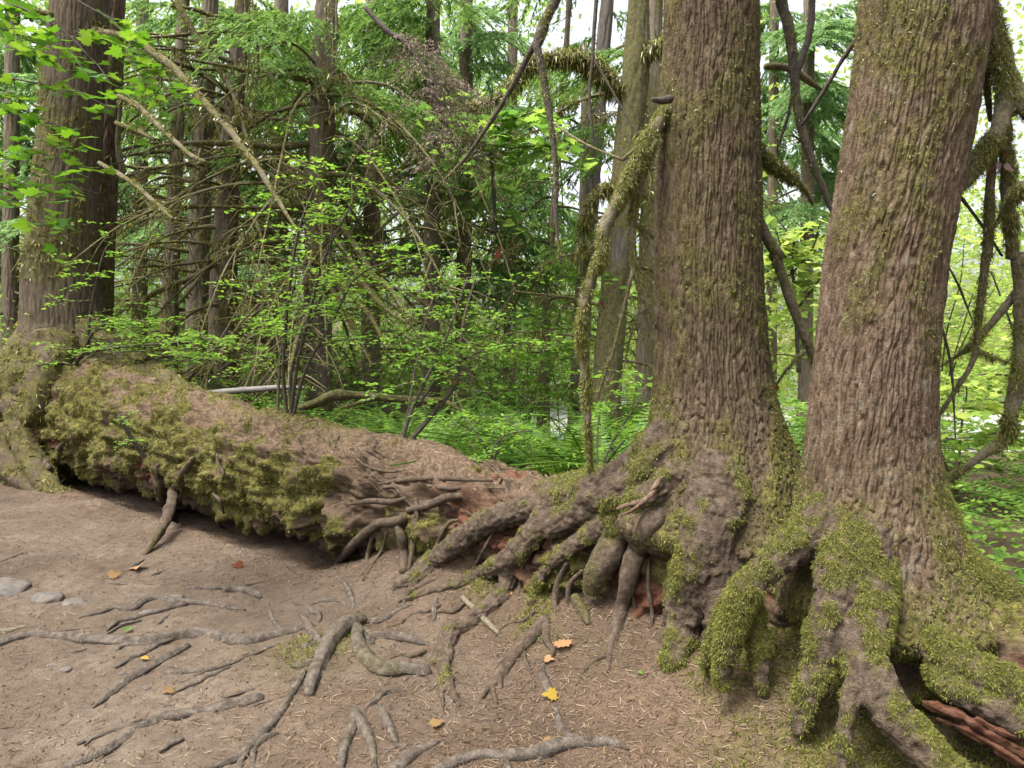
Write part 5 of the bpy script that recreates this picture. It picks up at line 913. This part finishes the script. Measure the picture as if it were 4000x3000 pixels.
def rock(label, tile, x, y, w, h, seed, flat=.6):
    p, s = drape(*pix(tile, x, y)); R = w*kz(tile)*s/FPX; n, m_ = 36, 24; R *= .85
    a, b = np.meshgrid(np.arange(n)/n*2*math.pi, np.linspace(-math.pi/2, math.pi/2, m_)); D = np.stack([np.cos(b)*np.cos(a), np.cos(b)*np.sin(a), np.sin(b)], -1)
    D = D*(1+.28*fbm(D*1.3+seed, 3)+.05*fbm(D*6+seed, 2))[..., None]; D = np.clip(D, -1.1, .86); V = (D*np.array([R, R*.75, R*flat])).reshape(-1, 3)
    i = np.arange(m_-1)[:, None]*n; j = np.arange(n)[None]; k = (j+1) % n; mb = MB().add(V, np.stack([i+j, i+k, i+n+k, i+n+j], -1).reshape(-1, 4))
    o = mb.build('stone', M['rock']); LOC[o.name] = p; o.location = (p[0], p[1], float(gz(p[0], p[1]))-R*flat*.32); return tag(o, label, 'stone', 'stones in the path')
rock('largest rounded grey stone half sunk in the dirt near the left edge', 'G', 310, 560, 135, 70, 1); rock('smaller stone touching the front of the largest grey stone', 'G', 480, 590, 105, 50, 2, .5)
rock('small bluish stone behind the knotted dark root', 'G', 1140, 560, 62, 60, 3, .8); rock('flat brown slab of rock at the left edge of the path', 'G', 20, 490, 230, 120, 4, .45); rock('little grey stone on bare dirt below the long pale root', 'G', 425, 1035, 48, 25, 5)
rock('tiny grey stone beside the yellow leaf', 'G', 790, 1035, 32, 20, 6); rock('worn stone sunk under the diagonal root piece', 'G', 940, 1130, 40, 20, 7, .3); rock('purplish flat stone under the knotted dark root', 'G', 960, 650, 70, 30, 8, .4); rock('pale pebble near the left edge below the long pale root', 'G', 340, 975, 45, 14, 9, .3)
def fleaf(label, tile, x, y, size, m, seed, tpl=MAPLE):
    p, s = drape(*pix(tile, x, y), 0); r = RNG(seed); az = r.uniform(0, 6.28); L = size*kz(tile)*s/FPX; mb = MB(); tv = tpl[0].copy(); tv[:, 1] -= .45; tv[:, 2] *= 1.6
    place(mb, (tv, tpl[1], tpl[2]), np.zeros((1, 3)), frames(np.array([[math.cos(az), math.sin(az), .1]]), np.array([[r.normal(0, .2), -.35, 1.]])), L*1.5)
    o = mb.build('fallen_leaf', M[m], smooth=False); o.location = (p[0], p[1], float(gz(p[0], p[1]))+L*.22+.008); return tag(o, label, 'leaf', 'leaves fallen on the path')
fleaf('bright yellow maple leaf lying in the litter below the thick roots', 'H', 1350, 1210, 70, 'leaf_y', 1); fleaf('orange maple leaf lying at the foot of the log roots', 'H', 1430, 865, 80, 'leaf_o', 2); fleaf('tan maple leaf lying left of the long bottom root', 'H', 625, 1385, 65, 'leaf_t', 3)
fleaf('single golden oval leaf beside the diagonal root piece', 'G', 930, 965, 45, 'leaf_y', 4, LEAF); fleaf('curled orange leaf on the path near the log foot', 'G', 885, 372, 70, 'leaf_o', 5); fleaf('reddish leaf at the foot of the log right of the curled orange leaf', 'G', 1530, 358, 50, 'leaf_r', 6); fleaf('faded tan leaf below the thin two strand root', 'G', 1085, 1165, 50, 'leaf_t', 7)
fleaf('small ochre leaf lying in shade under the curved thick root', 'H', 1080, 545, 35, 'leaf_o', 8); fleaf('dull brown leaf resting against the long bottom root', 'H', 1330, 1505, 60, 'leaf_t', 9); fleaf('orange scrap of leaf below the orange maple leaf', 'H', 1345, 975, 45, 'leaf_o', 10); fleaf('yellowed leaf lying near the dark branch end at the left edge', 'G', 740, 420, 55, 'leaf_t', 11)
fleaf('pale green leaf lying by the long pale root', 'G', 825, 770, 55, 'needle', 12, LEAF); fleaf('grey green oval leaf in the litter right of the thin forked root', 'H', 1265, 832, 30, 'needle', 13, LEAF); fleaf('green grey oval leaf in the litter near the mossy root of the leaning tree', 'H', 1930, 1045, 35, 'needle', 14, LEAF)
# soil heaped and trodden against the roots, then needles, crumbs and small moss on it
gco = GARR[0].copy().reshape(ny, nx, 3); add = np.zeros((ny, nx))
for c in HEAP:
    for x, y, z, q in c[::2]:
        if not (.004 < q < .2 and -6 < x < 3 and 2 < y < 8 and z-float(gz(x, y, False)) < q*1.3): continue
        i0, i1 = np.searchsorted(gx, [x-3*q, x+3*q]); j0, j1 = np.searchsorted(gy, [y-3*q, y+3*q])
        if i1 <= i0 or j1 <= j0: continue
        d2 = (GX[j0:j1, i0:i1]-x)**2+(GY[j0:j1, i0:i1]-y)**2; add[j0:j1, i0:i1] = np.maximum(add[j0:j1, i0:i1], .34*q*np.exp(-d2/(1.7*q)**2))
gco[..., 2] += add*(.75+.6*fbm(P2*9, 2)); GARR = (gco.reshape(-1, 3), GARR[1], GARR[2]); ground.data.vertices.foreach_set('co', gco.astype(np.float32).ravel()); ground.data.update()
r = RNG(900); V0 = GARR[0]; tV, wV = log_tw(V0[:, 0], V0[:, 1]); wl = np.clip(g_lit.ravel()+.10-.7*g_moss.ravel(), .02, 1)*(wV < .1)
P, N = scatter(GARR, wl*np.clip(3.2/np.maximum(V0[:, 1], 1), .2, 1), 60000, r); mb = MB(); N = N*np.sign(N[:, 2:]); d = r.normal(0, 1, (len(P), 3)); d[:, 2] *= .25
place(mb, STRAW, P+N*.004, frames(d, N+r.normal(0, .2, N.shape)), .010+.032*r.random(len(P))**2); P, N = scatter(GARR, (.25+wl)*(wV < .0), 9000, r); k = len(P); OCT = (np.array([[1, 0, 0], [-.8, 0, 0], [0, .9, 0], [0, -1, 0], [0, 0, .8], [0, 0, -.7]]), NQ, np.array([[0, 2, 4], [2, 1, 4], [1, 3, 4], [3, 0, 4], [2, 0, 5], [1, 2, 5], [3, 1, 5], [0, 3, 5]]))
place(mb, OCT, P+[0, 0, .002], frames(r.normal(0, 1, (k, 3)), r.normal(0, 1, (k, 3))), .002+.007*r.random(k)**3)
tag(mb.build('needle_litter', M['straw'], smooth=False), 'brown fallen needles and bark crumbs strewn over the path', 'litter', kind='stuff')
P, N = scatter(GARR, np.clip(1-g_lit.ravel(), .05, 1)*(wV < -.1)*np.clip(fbm(P2.reshape(-1, 3)*1.5+4, 2)+.35, .03, 1), 2600, r); k = len(P); mb = MB()
place(mb, OCT, P+[0, 0, .001], frames(r.normal(0, 1, (k, 3)), r.normal(0, 1, (k, 3))), .003+.010*r.random(k)**4); tag(mb.build('gravel', M['rock']), 'small stones and grit trodden into the bare path', 'gravel', kind='stuff')
P, N = scatter(GARR, np.clip(g_moss.ravel()-.25, 0, 1), 14000, r); N = N*np.sign(N[:, 2:]); mb = MB(); blades(mb, P, N, .024, .0045, r, .5, .9, .2, 4); tag(mb.build('ground_moss', M['moss_br'], smooth=False), 'feathery moss creeping over the ground around the leaning tree', 'moss', kind='stuff')
# fallen poles behind the log
groot('fallen_pole', 'pale bare pole lying behind the log below the slim trunks', 'branch', [('D', [(1250, 890, 10, 7.6), (1330, 887, 18, 7.6), (1480, 872, 20, 7.6), (1650, 860, 20, 7.6), (1800, 850, 18, 7.6), (1960, 850, 12, 7.7)])], m='pale', group=None, knob=.1, ribs=0)
groot('fallen_branch', 'moss sleeved fallen branch stretching behind the log past the ferns', 'branch', [('D', [(1930, 980, 20, 6.6), (2040, 950, 30, 6.6), (2150, 905, 34, 6.6), (2212, 895, 32, 6.6)]), ('E', [(0, 893, 30, 6.6), (150, 900, 26, 6.6), (300, 915, 24, 6.5), (450, 925, 22, 6.4), (580, 932, 20, 6.3), (680, 940, 16, 6.2), (760, 990, 10, 6.1), (790, 1040, 6, 6.1)]), ('E', [(250, 905, 12, 6.5), (120, 945, 12, 6.5), (0, 985, 8, 6.5)])], m='branch', group=None, mv=.9)
